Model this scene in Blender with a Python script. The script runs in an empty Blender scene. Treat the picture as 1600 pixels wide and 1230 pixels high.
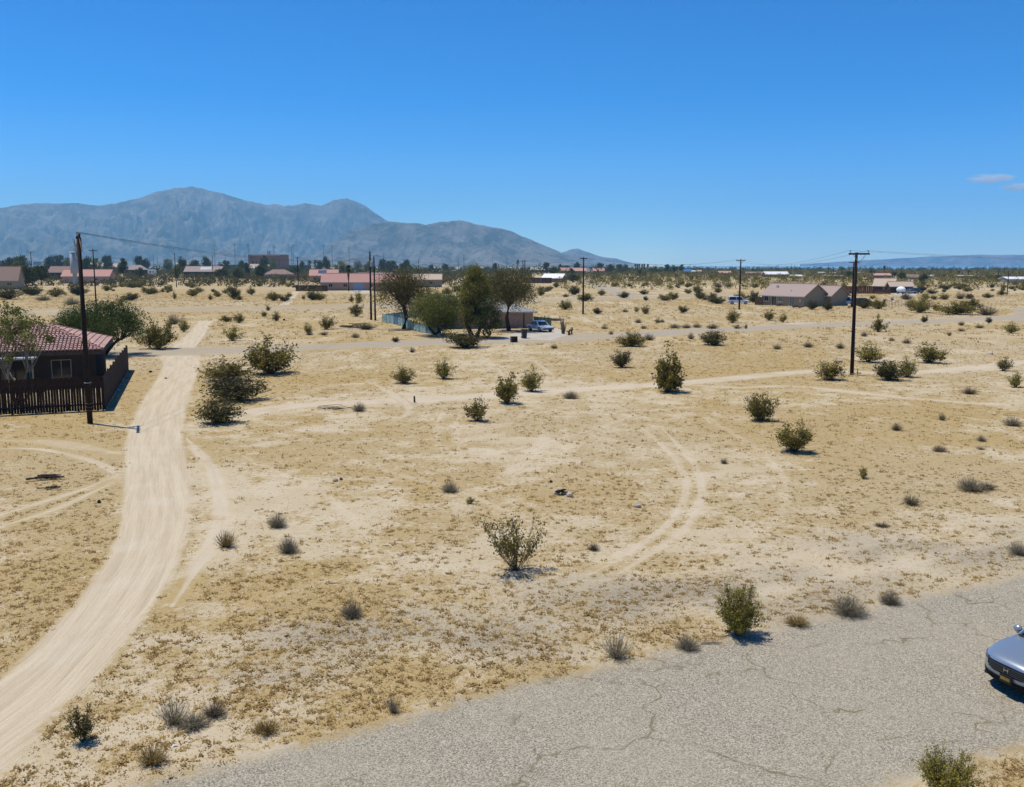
import bpy, math, random
import numpy as np
from mathutils import Vector, Matrix, noise as mnoise

S = bpy.context.scene
COL = S.collection
R = math.radians

# ------------------------------------------------------------------ camera, world, sun, exposure
F, CH, HOR = 1450.0, 9.0, 415.0          # focal length in photo pixels, camera height, horizon row
PITCH = math.atan((615 - HOR) / F)
cam_d = bpy.data.cameras.new('camera'); cam = bpy.data.objects.new('camera', cam_d); COL.objects.link(cam)
cam.location = (0, 0, CH); cam.rotation_euler = (R(90) - PITCH, 0, 0)
cam_d.sensor_width = 36; cam_d.sensor_fit = 'HORIZONTAL'; cam_d.lens = F / 1600 * 36
cam_d.clip_start = 0.5; cam_d.clip_end = 80000
S.camera = cam

SUN_FROM = Vector((-3.7, 2.0, 11.1)).normalized()       # direction towards the sun
elev = math.asin(SUN_FROM.z)
w = bpy.data.worlds.new('World'); S.world = w; w.use_nodes = True
nt = w.node_tree; bg = nt.nodes['Background']
sky = nt.nodes.new('ShaderNodeTexSky'); sky.sky_type = 'NISHITA'; sky.sun_disc = False
sky.sun_elevation = elev; sky.sun_rotation = math.atan2(SUN_FROM.x, SUN_FROM.y)
sky.altitude = 0; sky.air_density = 0.75; sky.dust_density = 0.1; sky.ozone_density = 8.0
gam = nt.nodes.new('ShaderNodeGamma'); gam.inputs[1].default_value = 1.3
hs = nt.nodes.new('ShaderNodeHueSaturation'); hs.inputs['Saturation'].default_value = 1.24; hs.inputs['Value'].default_value = 0.86
nt.links.new(sky.outputs[0], gam.inputs[0]); nt.links.new(gam.outputs[0], hs.inputs['Color'])
nt.links.new(hs.outputs[0], bg.inputs[0]); bg.inputs[1].default_value = 0.1
sun_d = bpy.data.lights.new('sun', 'SUN'); sun_d.energy = 4.9; sun_d.angle = R(0.53); sun_d.color = (1, .94, .82)
sun = bpy.data.objects.new('sun', sun_d); COL.objects.link(sun)
sun.rotation_euler = (-SUN_FROM).to_track_quat('-Z', 'Y').to_euler()
S.view_settings.view_transform = 'Standard'; S.view_settings.look = 'None'
S.view_settings.gamma = 1; S.view_settings.use_curve_mapping = False
S.view_settings.exposure = 0.05
S.render.engine = 'CYCLES'
S.cycles.max_bounces = 6; S.cycles.volume_bounces = 6; S.cycles.transparent_max_bounces = 8

# ------------------------------------------------------------------ helpers
CP, SP = math.cos(PITCH), math.sin(PITCH)
def G(px, py):
    """ground point and depth seen at a photo pixel"""
    x = (px - 800) / F; y = -(py - 615) / F
    dz = -SP + y * CP
    t = CH / -dz
    return x * t, (CP + y * SP) * t, t
def pix(x, y, z=0.0):
    d = y * CP - (z - CH) * SP
    return 800 + F * x / d, 615 - F * (y * SP + (z - CH) * CP) / d
def zat(px, py, Y):
    """height of the point seen at row py at ground distance Y"""
    yy = -(py - 615) / F
    return CH + Y * (-SP + yy * CP) / (CP + yy * SP)
def xat(px, py, Y):
    yy = -(py - 615) / F
    return (px - 800) / F * Y / (CP + yy * SP)

def tag(o, label=None, cat=None, group=None, kind=None):
    if label: o['label'] = label
    if cat: o['category'] = cat
    if group: o['group'] = group
    if kind: o['kind'] = kind
    return o
def empty(name, loc=(0, 0, 0), rz=0.0):
    o = bpy.data.objects.new(name, None); COL.objects.link(o)
    o.location = loc; o.rotation_euler = (0, 0, rz); o.empty_display_size = .3
    return o
def link(name, me, parent=None, mat=None):
    o = bpy.data.objects.new(name, me); COL.objects.link(o)
    if parent: o.parent = parent
    if mat is not None and not me.materials: me.materials.append(mat)
    return o
KIDS = {}
def copy_tree(o, parent=None):
    c = o.copy(); COL.objects.link(c)
    if parent: c.parent = parent
    for ch in list(o.children): copy_tree(ch, c)
    return c

class MB:
    """collects shapes in one mesh"""
    def __init__(s): s.v = []; s.f = []
    def add(s, vs, fs):
        n = len(s.v); s.v += [tuple(v) for v in vs]; s.f += [tuple(i + n for i in f) for f in fs]; return s
    def box(s, x0, x1, y0, y1, z0, z1):
        return s.add([(x0,y0,z0),(x1,y0,z0),(x1,y1,z0),(x0,y1,z0),(x0,y0,z1),(x1,y0,z1),(x1,y1,z1),(x0,y1,z1)],
                     [(3,2,1,0),(4,5,6,7),(0,1,5,4),(1,2,6,5),(2,3,7,6),(3,0,4,7)])
    def tube(s, pts, rad, n=6, cap=True):
        pts = [Vector(p) for p in pts]
        if not hasattr(rad, '__len__'): rad = [rad] * len(pts)
        rings = []
        for i, p in enumerate(pts):
            d = (pts[min(i + 1, len(pts) - 1)] - pts[max(i - 1, 0)]).normalized()
            a = d.cross(Vector((0, 0, 1)))
            if a.length < .05: a = d.cross(Vector((1, 0, 0)))
            a.normalize(); b = d.cross(a)
            rings.append([p + rad[i] * (a * math.cos(2 * math.pi * k / n) + b * math.sin(2 * math.pi * k / n)) for k in range(n)])
        vs = [v for r in rings for v in r]; fs = []
        for i in range(len(pts) - 1):
            for k in range(n):
                fs.append((i*n+k, i*n+(k+1)%n, (i+1)*n+(k+1)%n, (i+1)*n+k))
        if cap: fs += [tuple(range(n))[::-1], tuple(range((len(pts)-1)*n, len(pts)*n))]
        return s.add(vs, fs)
    def disc(s, c, axis, r, h, n=14):
        c = Vector(c); a = Vector(axis).normalized()
        return s.tube([c - a * h / 2, c + a * h / 2], r, n)
    def ball(s, c, r, n=8, m=6, sc=(1, 1, 1)):
        vs = [(c[0], c[1], c[2] - r * sc[2])]; fs = []
        for j in range(1, m):
            t = math.pi * j / m
            for k in range(n):
                p = 2 * math.pi * k / n
                vs.append((c[0] + r*sc[0]*math.sin(t)*math.cos(p), c[1] + r*sc[1]*math.sin(t)*math.sin(p), c[2] - r*sc[2]*math.cos(t)))
        vs.append((c[0], c[1], c[2] + r * sc[2])); e = len(vs) - 1
        for k in range(n): fs.append((0, 1 + (k+1)%n, 1 + k)); fs.append((e, e - n + k, e - n + (k+1)%n))
        for j in range(m - 2):
            for k in range(n):
                a = 1 + j*n + k; b = 1 + j*n + (k+1)%n
                fs.append((a, b, b + n, a + n))
        return s.add(vs, fs)
    def mesh(s, name, mat=None, smooth=False):
        me = bpy.data.meshes.new(name); me.from_pydata(s.v, [], s.f)
        if smooth: me.polygons.foreach_set('use_smooth', [True] * len(me.polygons))
        me.update()
        if mat: me.materials.append(mat)
        return me
    def build(s, name, mat=None, parent=None, smooth=False, bevel=0):
        o = link(name, s.mesh(name, mat, smooth), parent)
        if bevel:
            b = o.modifiers.new('bevel', 'BEVEL'); b.width = bevel; b.segments = 2; b.limit_method = 'ANGLE'
        return o

def np_mesh(name, V, faces, mat=None, attrs=None, smooth=False, fattr=None):
    """V (n,3); faces (m,k) all of one size"""
    me = bpy.data.meshes.new(name); V = np.asarray(V, np.float32); faces = np.asarray(faces, np.int32)
    m, k = faces.shape
    me.vertices.add(len(V)); me.vertices.foreach_set('co', V.ravel())
    me.loops.add(m * k); me.loops.foreach_set('vertex_index', faces.ravel())
    me.polygons.add(m); me.polygons.foreach_set('loop_start', np.arange(0, m * k, k, dtype=np.int32))
    me.polygons.foreach_set('loop_total', np.full(m, k, np.int32))
    if smooth: me.polygons.foreach_set('use_smooth', np.ones(m, bool))
    me.update(calc_edges=True)
    for n_, a in (attrs or {}).items():
        at = me.attributes.new(n_, 'FLOAT', 'POINT'); at.data.foreach_set('value', np.asarray(a, np.float32))
    for n_, a in (fattr or {}).items():
        at = me.attributes.new(n_, 'FLOAT', 'FACE'); at.data.foreach_set('value', np.asarray(a, np.float32))
    if mat: me.materials.append(mat)
    return me

# ---- numpy noise
def _h(ix, iy, s):
    n = (ix.astype(np.int64) * 374761393 + iy.astype(np.int64) * 668265263 + s * 974634777) & 0x7fffffff
    n = ((n ^ (n >> 13)) * 1274126177) & 0x7fffffff
    return ((n ^ (n >> 16)) & 0xffff) / 65535.0
def vnoise(x, y, s=0):
    ix = np.floor(x); iy = np.floor(y); fx = x - ix; fy = y - iy
    fx = fx*fx*(3-2*fx); fy = fy*fy*(3-2*fy)
    a = _h(ix, iy, s); b = _h(ix+1, iy, s); c = _h(ix, iy+1, s); d = _h(ix+1, iy+1, s)
    return (a*(1-fx)+b*fx)*(1-fy) + (c*(1-fx)+d*fx)*fy
def fbm(x, y, o=4, s=0):
    r = 0; a = .5; t = 0
    for i in range(o):
        r = r + a * vnoise(x * 2**i + 17.3*i, y * 2**i - 9.1*i, s + i); t += a; a *= .5
    return r / t
def sstep(a, b, x):
    t = np.clip((x - a) / (b - a), 0, 1); return t*t*(3-2*t)

# ------------------------------------------------------------------ materials
class NT:
    def __init__(s, name):
        s.m = bpy.data.materials.new(name); s.m.use_nodes = True; s.t = s.m.node_tree; s.n = s.t.nodes; s.l = s.t.links
        s.p = s.n['Principled BSDF']; s.out = s.n['Material Output']
        s.p.inputs['Specular IOR Level'].default_value = .2
    def new(s, t, **k):
        n = s.n.new(t)
        for a, b in k.items(): setattr(n, a, b)
        return n
    def put(s, sock, v):
        if isinstance(v, (int, float)): sock.default_value = v
        elif isinstance(v, tuple): sock.default_value = v if len(v) == 4 or sock.type == 'VECTOR' else v + (1,)
        else: s.l.new(v, sock)
    def co(s, kind='Object'): return s.new('ShaderNodeTexCoord').outputs[kind]
    def scl(s, v, sc):
        n = s.new('ShaderNodeMapping'); s.l.new(v, n.inputs[0]); n.inputs['Scale'].default_value = sc; return n.outputs[0]
    def noise(s, v, scale, detail=3, rough=.55, dist=0):
        n = s.new('ShaderNodeTexNoise'); s.l.new(v, n.inputs['Vector']); n.inputs['Scale'].default_value = scale
        n.inputs['Detail'].default_value = detail; n.inputs['Roughness'].default_value = rough; n.inputs['Distortion'].default_value = dist
        return n.outputs[0]
    def vor(s, v, scale, feature='F1', out=0):
        n = s.new('ShaderNodeTexVoronoi', feature=feature); s.l.new(v, n.inputs['Vector']); n.inputs['Scale'].default_value = scale
        return n.outputs[out]
    def math(s, op, a, b=0.0, c=0.0, clamp=False):
        n = s.new('ShaderNodeMath', operation=op, use_clamp=clamp)
        s.put(n.inputs[0], a); s.put(n.inputs[1], b); s.put(n.inputs[2], c); return n.outputs[0]
    def rng(s, v, a, b, c=0.0, d=1.0, smooth=True):
        n = s.new('ShaderNodeMapRange', interpolation_type='SMOOTHSTEP' if smooth else 'LINEAR')
        s.put(n.inputs[0], v); s.put(n.inputs[1], a); s.put(n.inputs[2], b); s.put(n.inputs[3], c); s.put(n.inputs[4], d)
        return n.outputs[0]
    def mix(s, f, a, b, mode='MIX'):
        n = s.new('ShaderNodeMix', data_type='RGBA', blend_type=mode)
        s.put(n.inputs[0], f); s.put(n.inputs[6], a); s.put(n.inputs[7], b); return n.outputs[2]
    def attr(s, name):
        return s.new('ShaderNodeAttribute', attribute_name=name).outputs['Fac']
    def bump(s, h, strength=.5, dist=.02):
        n = s.new('ShaderNodeBump'); s.l.new(h, n.inputs['Height']); n.inputs['Strength'].default_value = strength
        n.inputs['Distance'].default_value = dist; s.l.new(n.outputs[0], s.p.inputs['Normal']); return n
    def base(s, c): s.put(s.p.inputs['Base Color'], c); return s
    def rough(s, v): s.put(s.p.inputs['Roughness'], v); return s

def M(name, col, rough=.7, metal=0.0, var=.25, scale=3.0, spec=.2, bump=0.0, bscale=30.0, dirt=None):
    t = NT(name); v = t.co()
    n = t.noise(v, scale, 4)
    k = t.rng(n, .25, .75, 1 - var, 1 + var, False)
    c = t.mix(1.0, tuple(col), k, 'MULTIPLY')
    if dirt:
        c = t.mix(t.rng(t.noise(v, scale * .6, 5, .65), .5, .72, 0, .7), c, tuple(dirt))
    t.base(c).rough(rough); t.p.inputs['Metallic'].default_value = metal; t.p.inputs['Specular IOR Level'].default_value = spec
    if bump: t.bump(t.noise(v, bscale, 3), bump, .01)
    return t.m

SAND = (.475, .39, .25); GOLD = (.385, .275, .10); BROWN = (.16, .105, .05); GREY = (.345, .30, .225)
def ground_colour(t):
    """desert floor: pale sand, golden dry weeds, grey gravel; world coordinates"""
    v = t.co()
    big = t.noise(v, .03, 4); mid = t.noise(v, .35, 4, .6); fine = t.noise(v, 3.2, 6, .72); grit = t.noise(v, 22, 3, .7); mic = t.noise(v, 7.5, 5, .8)
    grass = t.attr('grass'); grav = t.attr('gravel')
    sand = t.mix(t.rng(mid, .3, .7), SAND, (.55, .47, .34))
    sand = t.mix(t.rng(grit, .3, .75, 0, .5), sand, (.40, .325, .22))
    sand = t.mix(t.math('MULTIPLY', t.rng(mic, .5, .7), .35), sand, (.30, .235, .15))
    gr = t.mix(t.rng(grit, .35, .7), GREY, (.24, .205, .15))
    gr = t.mix(t.rng(t.vor(v, 9), 0, .35, .7, 0), gr, (.16, .125, .075))
    c = t.mix(t.math('MULTIPLY', grav, t.rng(mid, .3, .6, .5, 1)), sand, gr)
    m = t.math('ADD', t.math('MULTIPLY', fine, .75), t.math('MULTIPLY', mid, .25))
    thr = t.math('SUBTRACT', .82, t.math('MULTIPLY', grass, .62))
    mask = t.rng(t.math('SUBTRACT', m, thr), -.07, .09)
    gold = t.mix(t.rng(mic, .35, .68), GOLD, (.31, .215, .09))
    gold = t.mix(t.rng(big, .4, .65), gold, (.39, .305, .175))
    c = t.mix(t.math('MULTIPLY', mask, .8), c, gold)
    vn = t.new('ShaderNodeTexVoronoi', feature='F1'); t.l.new(v, vn.inputs['Vector']); vn.inputs['Scale'].default_value = 7.5
    sp_ = t.new('ShaderNodeSeparateColor'); t.l.new(vn.outputs['Color'], sp_.inputs[0])
    speck = t.math('MULTIPLY', t.rng(vn.outputs['Distance'], .12, .34, 1, 0), t.rng(sp_.outputs[0], .38, .55))
    speck = t.math('MULTIPLY', speck, t.rng(t.math('ADD', t.math('MULTIPLY', grav, .9), t.math('MULTIPLY', grass, .55)), .0, 1.0, .18, .85))
    c = t.mix(speck, c, t.mix(sp_.outputs[1], (.17, .125, .06), (.30, .225, .10)))
    dk = t.math('MULTIPLY', t.rng(t.noise(v, 5.5, 6, .8), .56, .67), t.rng(t.math('ADD', grass, grav), .1, .7, .15, .9))
    c = t.mix(dk, c, BROWN)
    h = t.math('ADD', t.math('MULTIPLY', mic, .6), t.math('MULTIPLY', grit, .4))
    return c, h, v
def mat_ground():
    t = NT('desert_ground'); c, h, v = ground_colour(t); t.base(c).rough(.95); t.bump(h, .7, .06); t.p.inputs['Specular IOR Level'].default_value = .05
    return t.m
def mat_ribbon(name, kind):
    t = NT(name); c, h, v = ground_colour(t)
    e = t.math('ABSOLUTE', t.attr('edge'))
    ac = t.attr('across'); al = t.attr('along')
    cv = t.new('ShaderNodeCombineXYZ'); t.put(cv.inputs[0], ac); t.put(cv.inputs[1], t.math('MULTIPLY', al, .06))
    streak = t.noise(cv.outputs[0], 2.6, 5, .65)
    jag = t.math('ADD', t.math('MULTIPLY', t.noise(v, 1.6, 5, .7), .30), t.math('MULTIPLY', t.noise(v, .3, 3), .16)); jag = t.math('SUBTRACT', jag, .23)
    if kind == 'dirt':
        k = t.mix(t.rng(streak, .35, .68), (.545, .46, .33), (.45, .37, .255))
        k = t.mix(t.rng(t.noise(v, 25, 3, .7), .4, .75, 0, .4), k, (.36, .295, .2))
        k = t.mix(t.rng(t.noise(v, .5, 4), .5, .75, 0, .35), k, (.56, .50, .41))
        m = t.rng(t.math('ADD', e, jag), 1.14, .88)
        hh = t.math('ADD', t.math('MULTIPLY', streak, 1.5), t.math('MULTIPLY', h, .35))
    elif kind == 'trail':
        k = t.mix(t.rng(streak, .35, .7), (.53, .455, .345), (.46, .385, .28))
        m = t.math('MULTIPLY', t.rng(t.math('ADD', e, t.math('MULTIPLY', jag, 1.6)), 1.35, .55), t.math('MULTIPLY', t.attr('amt'), t.rng(t.noise(v, .45, 5, .7), .3, .62, .45, 1.1))); hh = h
    elif kind == 'asphalt':
        ag = t.vor(v, 48, 'F1', 1); sep = t.new('ShaderNodeSeparateColor'); t.l.new(ag, sep.inputs[0])
        k = t.mix(t.rng(sep.outputs[0], 0, 1, 0, 1, False), (.14, .12, .088), (.58, .52, .41))
        k = t.mix(t.rng(t.noise(v, 70, 2, .7), .35, .7, 0, .45), k, (.12, .105, .08))
        k = t.mix(t.rng(t.noise(v, .35, 4, .6), .35, .7, 0, .30), k, (.40, .35, .25))
        k = t.mix(t.rng(t.noise(v, 1.4, 5, .7), .5, .75, 0, .35), k, (.2, .18, .14))
        wv = t.new('ShaderNodeMix', data_type='VECTOR'); t.put(wv.inputs[0], .14); t.l.new(v, wv.inputs[4])
        nn = t.new('ShaderNodeTexNoise'); t.l.new(v, nn.inputs['Vector']); nn.inputs['Scale'].default_value = .9; nn.inputs['Detail'].default_value = 5
        sc = t.new('ShaderNodeVectorMath', operation='SCALE'); t.l.new(nn.outputs[1], sc.inputs[0]); sc.inputs[3].default_value = 9
        t.l.new(sc.outputs[0], wv.inputs[5])
        crk = t.vor(wv.outputs[1], .36, 'DISTANCE_TO_EDGE')
        cm = t.math('MULTIPLY', t.rng(crk, .001, .013, 1, 0), t.rng(t.noise(v, .8, 4, .7), .40, .58))
        k = t.mix(t.math('MULTIPLY', cm, .75), k, (.15, .125, .065))
        m = t.rng(t.math('ADD', e, t.math('MULTIPLY', jag, 1.1)), 1.09, .88); hh = t.noise(v, 40, 3, .7)
    elif kind == 'old_road':
        k = t.mix(t.rng(streak, .3, .7), (.315, .275, .215), (.385, .33, .25))
        k = t.mix(t.rng(t.noise(v, 3, 4, .7), .5, .75, 0, .5), k, (.24, .205, .15))
        m = t.math('MULTIPLY', t.rng(t.math('ADD', e, t.math('MULTIPLY', jag, 1.1)), 1.2, .8), t.math('MULTIPLY', t.attr('amt'), t.rng(t.noise(v, .12, 4, .7), .3, .6, .6, 1.0))); hh = h
    else:  # concrete / gravel drive
        k = t.mix(t.rng(mid_(t, v), .3, .7), (.46, .43, .37), (.38, .345, .28)); m = t.rng(t.math('ADD', e, jag), 1.15, .9); hh = h
    t.base(t.mix(m, c, k)).rough(.93); t.bump(hh, .8 if kind == 'dirt' else .55, .08 if kind == 'dirt' else .04); t.p.inputs['Specular IOR Level'].default_value = .08
    return t.m
def mid_(t, v): return t.noise(v, .6, 4)

def mat_leaf(name, c1, c2, c3=None, trans=.25):
    t = NT(name)
    r = t.new('ShaderNodeObjectInfo').outputs['Random']; a = t.attr('shade')
    c = t.mix(a, c1, c2)
    if c3: c = t.mix(t.math('MULTIPLY', t.rng(r, 0, 1, 0, 1, False), .55), c, c3)
    t.base(c).rough(.75)
    tr = t.new('ShaderNodeBsdfTranslucent'); t.l.new(c, tr.inputs[0])
    mx = t.new('ShaderNodeMixShader'); mx.inputs[0].default_value = trans
    t.l.new(t.p.outputs[0], mx.inputs[1]); t.l.new(tr.outputs[0], mx.inputs[2]); t.l.new(mx.outputs[0], t.out.inputs[0])
    return t.m
def mat_bands(name, c1, c2, c3, axis='x', freq=5.0, rough=.85, bump=.5):
    """boards or tile courses seen far off: relief and colour per course"""
    t = NT(name); v = t.co()
    wv = t.new('ShaderNodeTexWave', bands_direction=axis.upper()); t.l.new(v, wv.inputs[0]); wv.inputs['Scale'].default_value = freq
    wv.inputs['Distortion'].default_value = .4
    c = t.mix(t.noise(v, 2.2, 4), c1, c2); c = t.mix(t.rng(wv.outputs[1], 0, .45, .75, 0), c, c3)
    t.base(c).rough(rough); t.bump(wv.outputs[1], bump, .04); return t.m

MT = {}
MT['ground'] = mat_ground()
for k_ in ('dirt', 'trail', 'asphalt', 'old_road', 'drive'): MT[k_] = mat_ribbon('road_' + k_, k_)
MT['creo'] = mat_leaf('creosote_leaf', (.115, .098, .018), (.27, .215, .04), (.16, .13, .024))
MT['creo_y'] = mat_leaf('creosote_yellow_leaf', (.17, .15, .028), (.38, .32, .06), (.24, .2, .04))
MT['creo_d'] = mat_leaf('dark_shrub_leaf', (.05, .047, .015), (.14, .12, .032), (.075, .065, .02))
MT['dry'] = mat_leaf('grey_dry_twigs', (.27, .235, .165), (.46, .40, .28), (.36, .31, .21), .3)
MT['brown'] = mat_leaf('brown_dry_twigs', (.14, .11, .07), (.29, .225, .145), (.2, .16, .1), .25)
MT['gold'] = mat_leaf('golden_weed', (.27, .18, .06), (.42, .30, .11), (.30, .21, .08), .15)
MT['stem'] = M('shrub_stem', (.13, .11, .08), .9, var=.4)
MT['green'] = mat_leaf('tree_leaf', (.032, .044, .011), (.09, .10, .025), (.055, .062, .014))
MT['palo'] = mat_leaf('feathery_leaf', (.085, .105, .022), (.24, .235, .055), (.14, .15, .033))
MT['palo_g'] = mat_leaf('green_feathery_leaf', (.045, .07, .014), (.13, .155, .035), (.07, .095, .02)); MT['euc'] = mat_leaf('tall_tree_leaf', (.10, .098, .02), (.31, .275, .06), (.18, .165, .036))
MT['mesq'] = mat_leaf('drooping_leaf', (.08, .07, .023), (.21, .175, .058), (.135, .11, .04))
MT['twig'] = mat_leaf('bare_twig', (.10, .082, .058), (.19, .16, .115), (.14, .115, .08), .05)
MT['bark'] = M('dark_bark', (.055, .042, .03), .95, var=.4, scale=6, bump=.6)
MT['bark_p'] = M('pale_bark', (.26, .215, .15), .9, var=.35, scale=6, bump=.5)
MT['palmf'] = mat_leaf('palm_frond', (.028, .038, .012), (.075, .08, .022), (.04, .045, .016), .15)
MT['palmd'] = M('dead_frond_skirt', (.12, .085, .05), .95, var=.4)
MT['pole'] = M('creosoted_pole', (.022, .015, .012), .9, var=.45, scale=4, bump=.4)
MT['arm'] = M('crossarm_wood', (.04, .026, .02), .9, var=.4, scale=5)
MT['insul'] = M('porcelain', (.30, .29, .27), .25, spec=.5)
MT['steel'] = M('galvanised_steel', (.34, .35, .36), .5, .6, var=.15)
MT['wire'] = M('wire', (.05, .05, .055), .5, .3)
MT['fence'] = M('redwood_fence', (.034, .019, .013), .9, var=.5, scale=5, bump=.4, dirt=(.018, .012, .009))
MT['fence_d'] = M('dark_fence', (.075, .048, .036), .9, var=.4, scale=3)
MT['fence_r'] = M('red_brown_fence', (.145, .062, .036), .9, var=.4, scale=3)
MT['teal'] = M('teal_sheet', (.30, .46, .44), .6, var=.25, scale=1.2, dirt=(.20, .26, .24))
MT['teal_b'] = M('blue_sheet', (.10, .22, .34), .6, var=.25, scale=1.2)
MT['gsheet'] = M('green_sheet', (.17, .27, .20), .6, var=.25, scale=1.2)
MT['tile'] = M('clay_tile', (.47, .30, .255), .85, var=.38, scale=2.2, dirt=(.33, .19, .155))
MT['tile_c'] = M('ridge_cap', (.30, .16, .125), .85, var=.3)
MT['under'] = M('roof_underlay', (.10, .055, .045), .9)
MT['stucco_b'] = M('brown_stucco', (.05, .037, .028), .95, var=.15, bump=.25, bscale=40)
MT['stucco_t'] = M('tan_stucco', (.30, .245, .175), .95, var=.14, bump=.25, bscale=40)
MT['stucco_p'] = M('pink_stucco', (.40, .27, .215), .95, var=.14, bump=.2, bscale=40)
MT['stucco_c'] = M('cream_stucco', (.52, .45, .33), .95, var=.12)
MT['stucco_g'] = M('grey_wall', (.34, .36, .37), .9, var=.12)
MT['white'] = M('white_paint', (.72, .71, .68), .6, var=.08)
MT['trim'] = M('pale_trim', (.52, .50, .45), .7, var=.1)
MT['fascia'] = M('dark_fascia', (.09, .06, .045), .8)
MT['glass'] = M('window_glass', (.02, .022, .025), .08, spec=.6, var=.05)
MT['glass_g'] = M('curtained_glass', (.10, .14, .13), .15, spec=.5, var=.2)
MT['garage'] = M('blue_grey_garage_door', (.26, .36, .48), .6, var=.08)
MT['solar'] = M('solar_panel', (.05, .09, .16), .15, spec=.6, var=.15, scale=8)
MT['roof_pink'] = mat_bands('pink_roof', (.60, .345, .285), (.52, .285, .23), (.42, .22, .18), 'x', 3, bump=.5)
MT['roof_brown'] = mat_bands('brown_roof', (.33, .225, .185), (.27, .18, .145), (.20, .13, .105), 'y', 4)
MT['roof_mauve'] = mat_bands('mauve_roof', (.40, .315, .275), (.34, .26, .23), (.27, .205, .18), 'y', 3.5, bump=.4)
MT['roof_cream'] = mat_bands('cream_roof', (.60, .48, .37), (.53, .41, .31), (.45, .34, .26), 'x', 3)
MT['roof_white'] = M('white_metal_roof', (.72, .72, .71), .45, var=.08)
MT['roof_grey'] = mat_bands('grey_shingle_roof', (.36, .36, .36), (.28, .28, .285), (.2, .2, .2), 'y', 4)
MT['brick'] = M('brown_brick', (.23, .145, .115), .9, var=.2)
MT['blue_roof'] = M('blue_canopy', (.05, .19, .42), .5)
MT['rock'] = M('pale_rock', (.45, .41, .35), .9, var=.3, bump=.5, bscale=8)
MT['char'] = M('charred_wood', (.045, .038, .032), .95, var=.5)
MT['bin'] = M('black_plastic', (.022, .022, .024), .45, spec=.4, var=.15)
MT['rubber'] = M('tyre_rubber', (.022, .022, .022), .85)
MT['carwhite'] = M('white_car_paint', (.66, .69, .72), .3, spec=.5, var=.04)
MT['carblue'] = M('pale_blue_car_paint', (.42, .50, .60), .3, spec=.5, var=.04); MT['carblack'] = M('black_car_paint', (.025, .027, .03), .25, spec=.5, var=.05)
MT['cargrey'] = M('grey_car_paint', (.20, .22, .24), .3, .4, spec=.5, var=.05)
MT['cloth'] = M('pale_cover', (.74, .75, .76), .7, var=.08)
MT['concrete'] = M('concrete', (.48, .45, .40), .9, var=.15)
MT['rust'] = M('rusty_metal', (.16, .075, .045), .85, var=.4)
MT['mast'] = M('dark_mast', (.10, .10, .105), .6, .3); MT['lamp'] = M('lamp_head', (.35, .36, .37), .4, .4)
MT['blueplastic'] = M('blue_plastic', (.16, .26, .55), .5)

# ------------------------------------------------------------------ ground fields, ground sheet, roads
BLOBS = [(60, 850, 150, 150, .30), (110, 720, 110, 60, .15), (225, 605, 28, 60, .35), (720, 870, 230, 90, -.16), (480, 900, 120, 60, .08), (560, 715, 260, 50, .08),
         (1380, 670, 300, 80, .20), (900, 760, 160, 40, .10), (150, 1200, 260, 40, .05), (1420, 760, 240, 50, .12), (600, 930, 120, 30, .10),
         (480, 600, 120, 40, .18), (860, 570, 150, 25, .08), (1180, 560, 200, 40, .20), (640, 525, 120, 14, .25), (1580, 1200, 60, 40, .25), (200, 470, 260, 14, .22)]
GRAVS = [(640, 1000, 260, 55, 1), (1120, 935, 340, 52, 1), (290, 1055, 90, 45, .8), (1480, 862, 220, 36, .9), (430, 1050, 160, 40, .6)]
def fields(x, y):
    yy = np.maximum(y, 3.0); d = yy * CP + CH * SP
    px = 800 + F * x / d; py = 615 - F * (yy * SP - CH * CP) / d
    c = .515 + .36 * (fbm(x/11, y/11, 3, 1) - .5) + .45 * (fbm(x/3.2, y/3.2, 3, 2) - .5) + .55 * (fbm(x/.9, y/.9, 2, 3) - .5)
    for bx, by, rx, ry, a in BLOBS: c = c + a * np.exp(-((px-bx)/rx)**2 - ((py-by)/ry)**2)
    c = c + .12 * sstep(60, 160, y)
    g = np.zeros_like(c)
    for bx, by, rx, ry, a in GRAVS: g = np.maximum(g, a * np.exp(-((px-bx)/rx)**4 - ((py-by)/ry)**2))
    g = g * sstep(.28, .55, fbm(x/2.5, y/2.5, 3, 5)) 
    c = c - .24 * g
    return np.clip(c, 0, 1), np.clip(g, 0, 1)

def axis(lo, a, b, hi, st, gr):
    mid = list(np.arange(a, b + 1e-6, st)); up = []; s = st; v = b
    while v < hi: s *= gr; v += s; up.append(min(v, hi))
    dn = []; s = st; v = a
    while v > lo: s *= gr; v -= s; dn.append(max(v, lo))
    return np.array(dn[::-1] + mid + up)
xs = axis(-10000, -36, 36, 10000, .3, 1.13); ys = axis(-300, 9, 66, 15000, .3, 1.07)
X, Y = np.meshgrid(xs, ys); nx, ny = len(xs), len(ys)
gi = np.arange(nx * ny).reshape(ny, nx)
gf = np.stack([gi[:-1, :-1], gi[:-1, 1:], gi[1:, 1:], gi[1:, :-1]], -1).reshape(-1, 4)
ga, gg = fields(X.ravel(), Y.ravel())
gme = np_mesh('ground', np.stack([X.ravel(), Y.ravel(), np.zeros(nx * ny)], 1), gf, MT['ground'], {'grass': ga, 'gravel': gg})
tag(link('ground', gme), 'pale desert ground with golden dry weeds stretching to the horizon', 'ground', kind='structure')

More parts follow.
